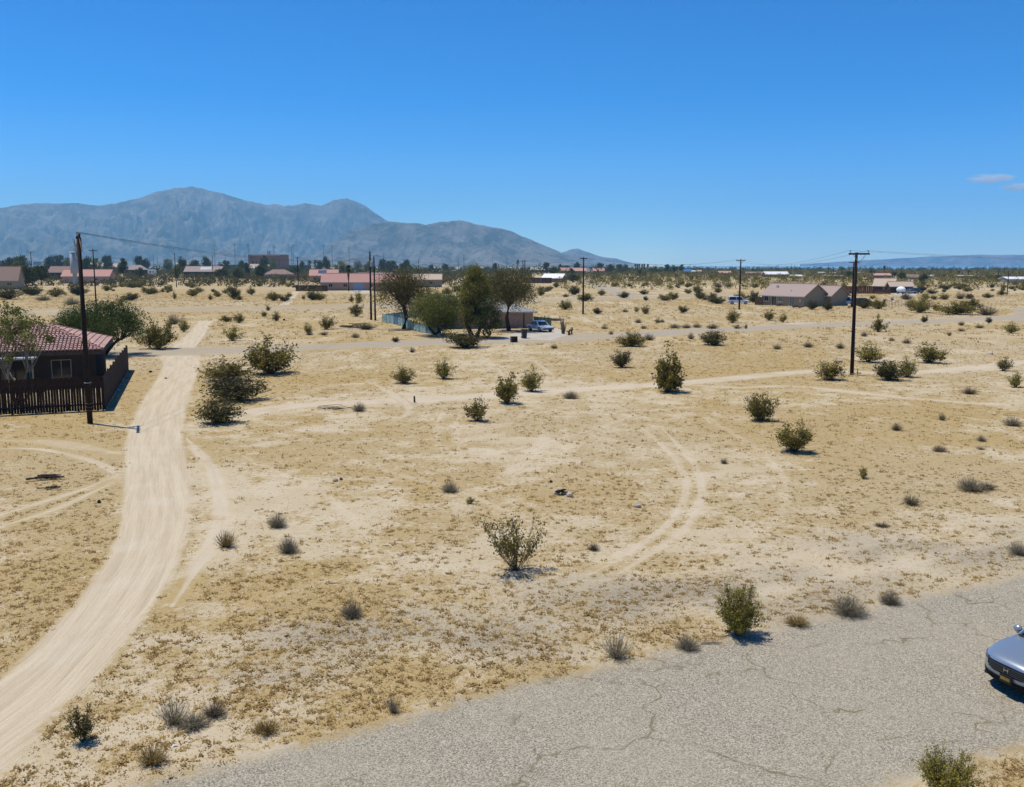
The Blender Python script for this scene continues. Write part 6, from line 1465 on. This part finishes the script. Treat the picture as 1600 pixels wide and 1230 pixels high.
mass('far_woods', 'dark line of far trees along the town horizon', 900, 800, 2000, -60, 1050, .32, (6, 13), 4, 'green', leaf=1.0, per=60)
mass('far_woods', 'thin dark line of far trees along the right horizon', 420, 1300, 2200, 1050, 1680, .36, (5, 11), 5, 'green', leaf=1.0)

# ------------------------------------------------------------------ dry grass, twigs and pebbles on the lot
MT['tuft'] = mat_leaf('dry_grass_blade', (.30, .20, .075), (.58, .43, .19), None, .5)
def tufts(name, label, n, y0, y1, hmin, hmax, blades, seed, thr=.30):
    rng2 = np.random.default_rng(seed); y = np.sqrt(rng2.uniform(y0**2, y1**2, n)) if y0 > 20 else y0*(y1/y0)**rng2.uniform(0, 1, n)
    x = rng2.uniform(-.72, .72, n)*(y*CP + CH*SP); c, g = fields(x, y); ok = (c + .45*g + .5*(fbm(x/.55, y/.55, 2, seed)-.5) > thr + .25*rng2.uniform(-1, 1, n)) & road_clear(x, y, 1.0)
    x, y = x[ok], y[ok]; n = len(x); h = hmin + (hmax-hmin)*rng2.uniform(0, 1, n)**2*1.6; a = rng2.uniform(0, 6.283, (n, blades)); til = rng2.uniform(.35, 1.5, (n, blades)); wd = h[:, None]*.34
    bx = x[:, None]+rng2.normal(size=(n, blades))*h[:, None]*.75; by = y[:, None]+rng2.normal(size=(n, blades))*h[:, None]*.75
    tx_ = bx+np.cos(a)*til*h[:, None]; ty_ = by+np.sin(a)*til*h[:, None]; sx, sy = -np.sin(a)*wd, np.cos(a)*wd; hz = h[:, None]*rng2.uniform(.35, 1, (n, blades))
    z0 = np.zeros_like(bx); V = np.stack([np.stack([bx-sx, by-sy, z0], -1), np.stack([bx+sx, by+sy, z0], -1), np.stack([tx_, ty_, hz], -1)], 2).reshape(-1, 3)
    sh = np.clip(np.repeat(rng2.uniform(0, 1, n), blades)*.7 + rng2.uniform(0, .3, n*blades), 0, 1)
    tag(link(name, np_mesh(name, V, np.arange(len(V)).reshape(-1, 3), MT['tuft'], fattr={'shade': sh})), label, 'grass', kind='stuff')
tufts('dry_grass', 'short dry golden weeds scattered over the near lot', 36000, 12, 40, .014, .058, 12, 5, .52)
tufts('dry_stubble', 'fine dry stubble and litter sprinkled over the near lot', 150000, 12, 62, .009, .030, 4, 9, .38)
tufts('dry_grass', 'low dry weeds dotted over the plain beyond the cross road', 36000, 105, 300, .07, .24, 5, 7, .50)
tufts('dry_grass', 'short dry golden weeds scattered over the far lot', 46000, 40, 110, .025, .085, 6, 6, .50)
rngp = np.random.default_rng(8); n = 14000; y = rngp.uniform(12, 45, n); x = rngp.uniform(-.64, .64, n)*(y*CP+CH*SP); ok = road_clear(x, y, .98); x, y = x[ok], y[ok]; n = len(x)
s_ = rngp.uniform(.010, .030, n); base = np.array([(1, 0, 0), (-.5, .87, 0), (-.5, -.87, 0), (0, 0, .9)]); th_ = rngp.uniform(0, 6.28, n)
Vb = base[None]*s_[:, None, None]*rngp.uniform(.7, 1.3, (n, 4, 3)); c_, sn = np.cos(th_)[:, None], np.sin(th_)[:, None]
V = np.stack([Vb[:, :, 0]*c_-Vb[:, :, 1]*sn+x[:, None], Vb[:, :, 0]*sn+Vb[:, :, 1]*c_+y[:, None], Vb[:, :, 2]], 2).reshape(-1, 3)
Fp = (np.arange(n)[:, None, None]*4 + np.array([[0, 1, 3], [1, 2, 3], [2, 0, 3]])[None]).reshape(-1, 3)
tag(link('pebbles', np_mesh('pebbles', V, Fp, MT['rock'])), 'small pebbles strewn over the near lot', 'pebbles', kind='stuff')
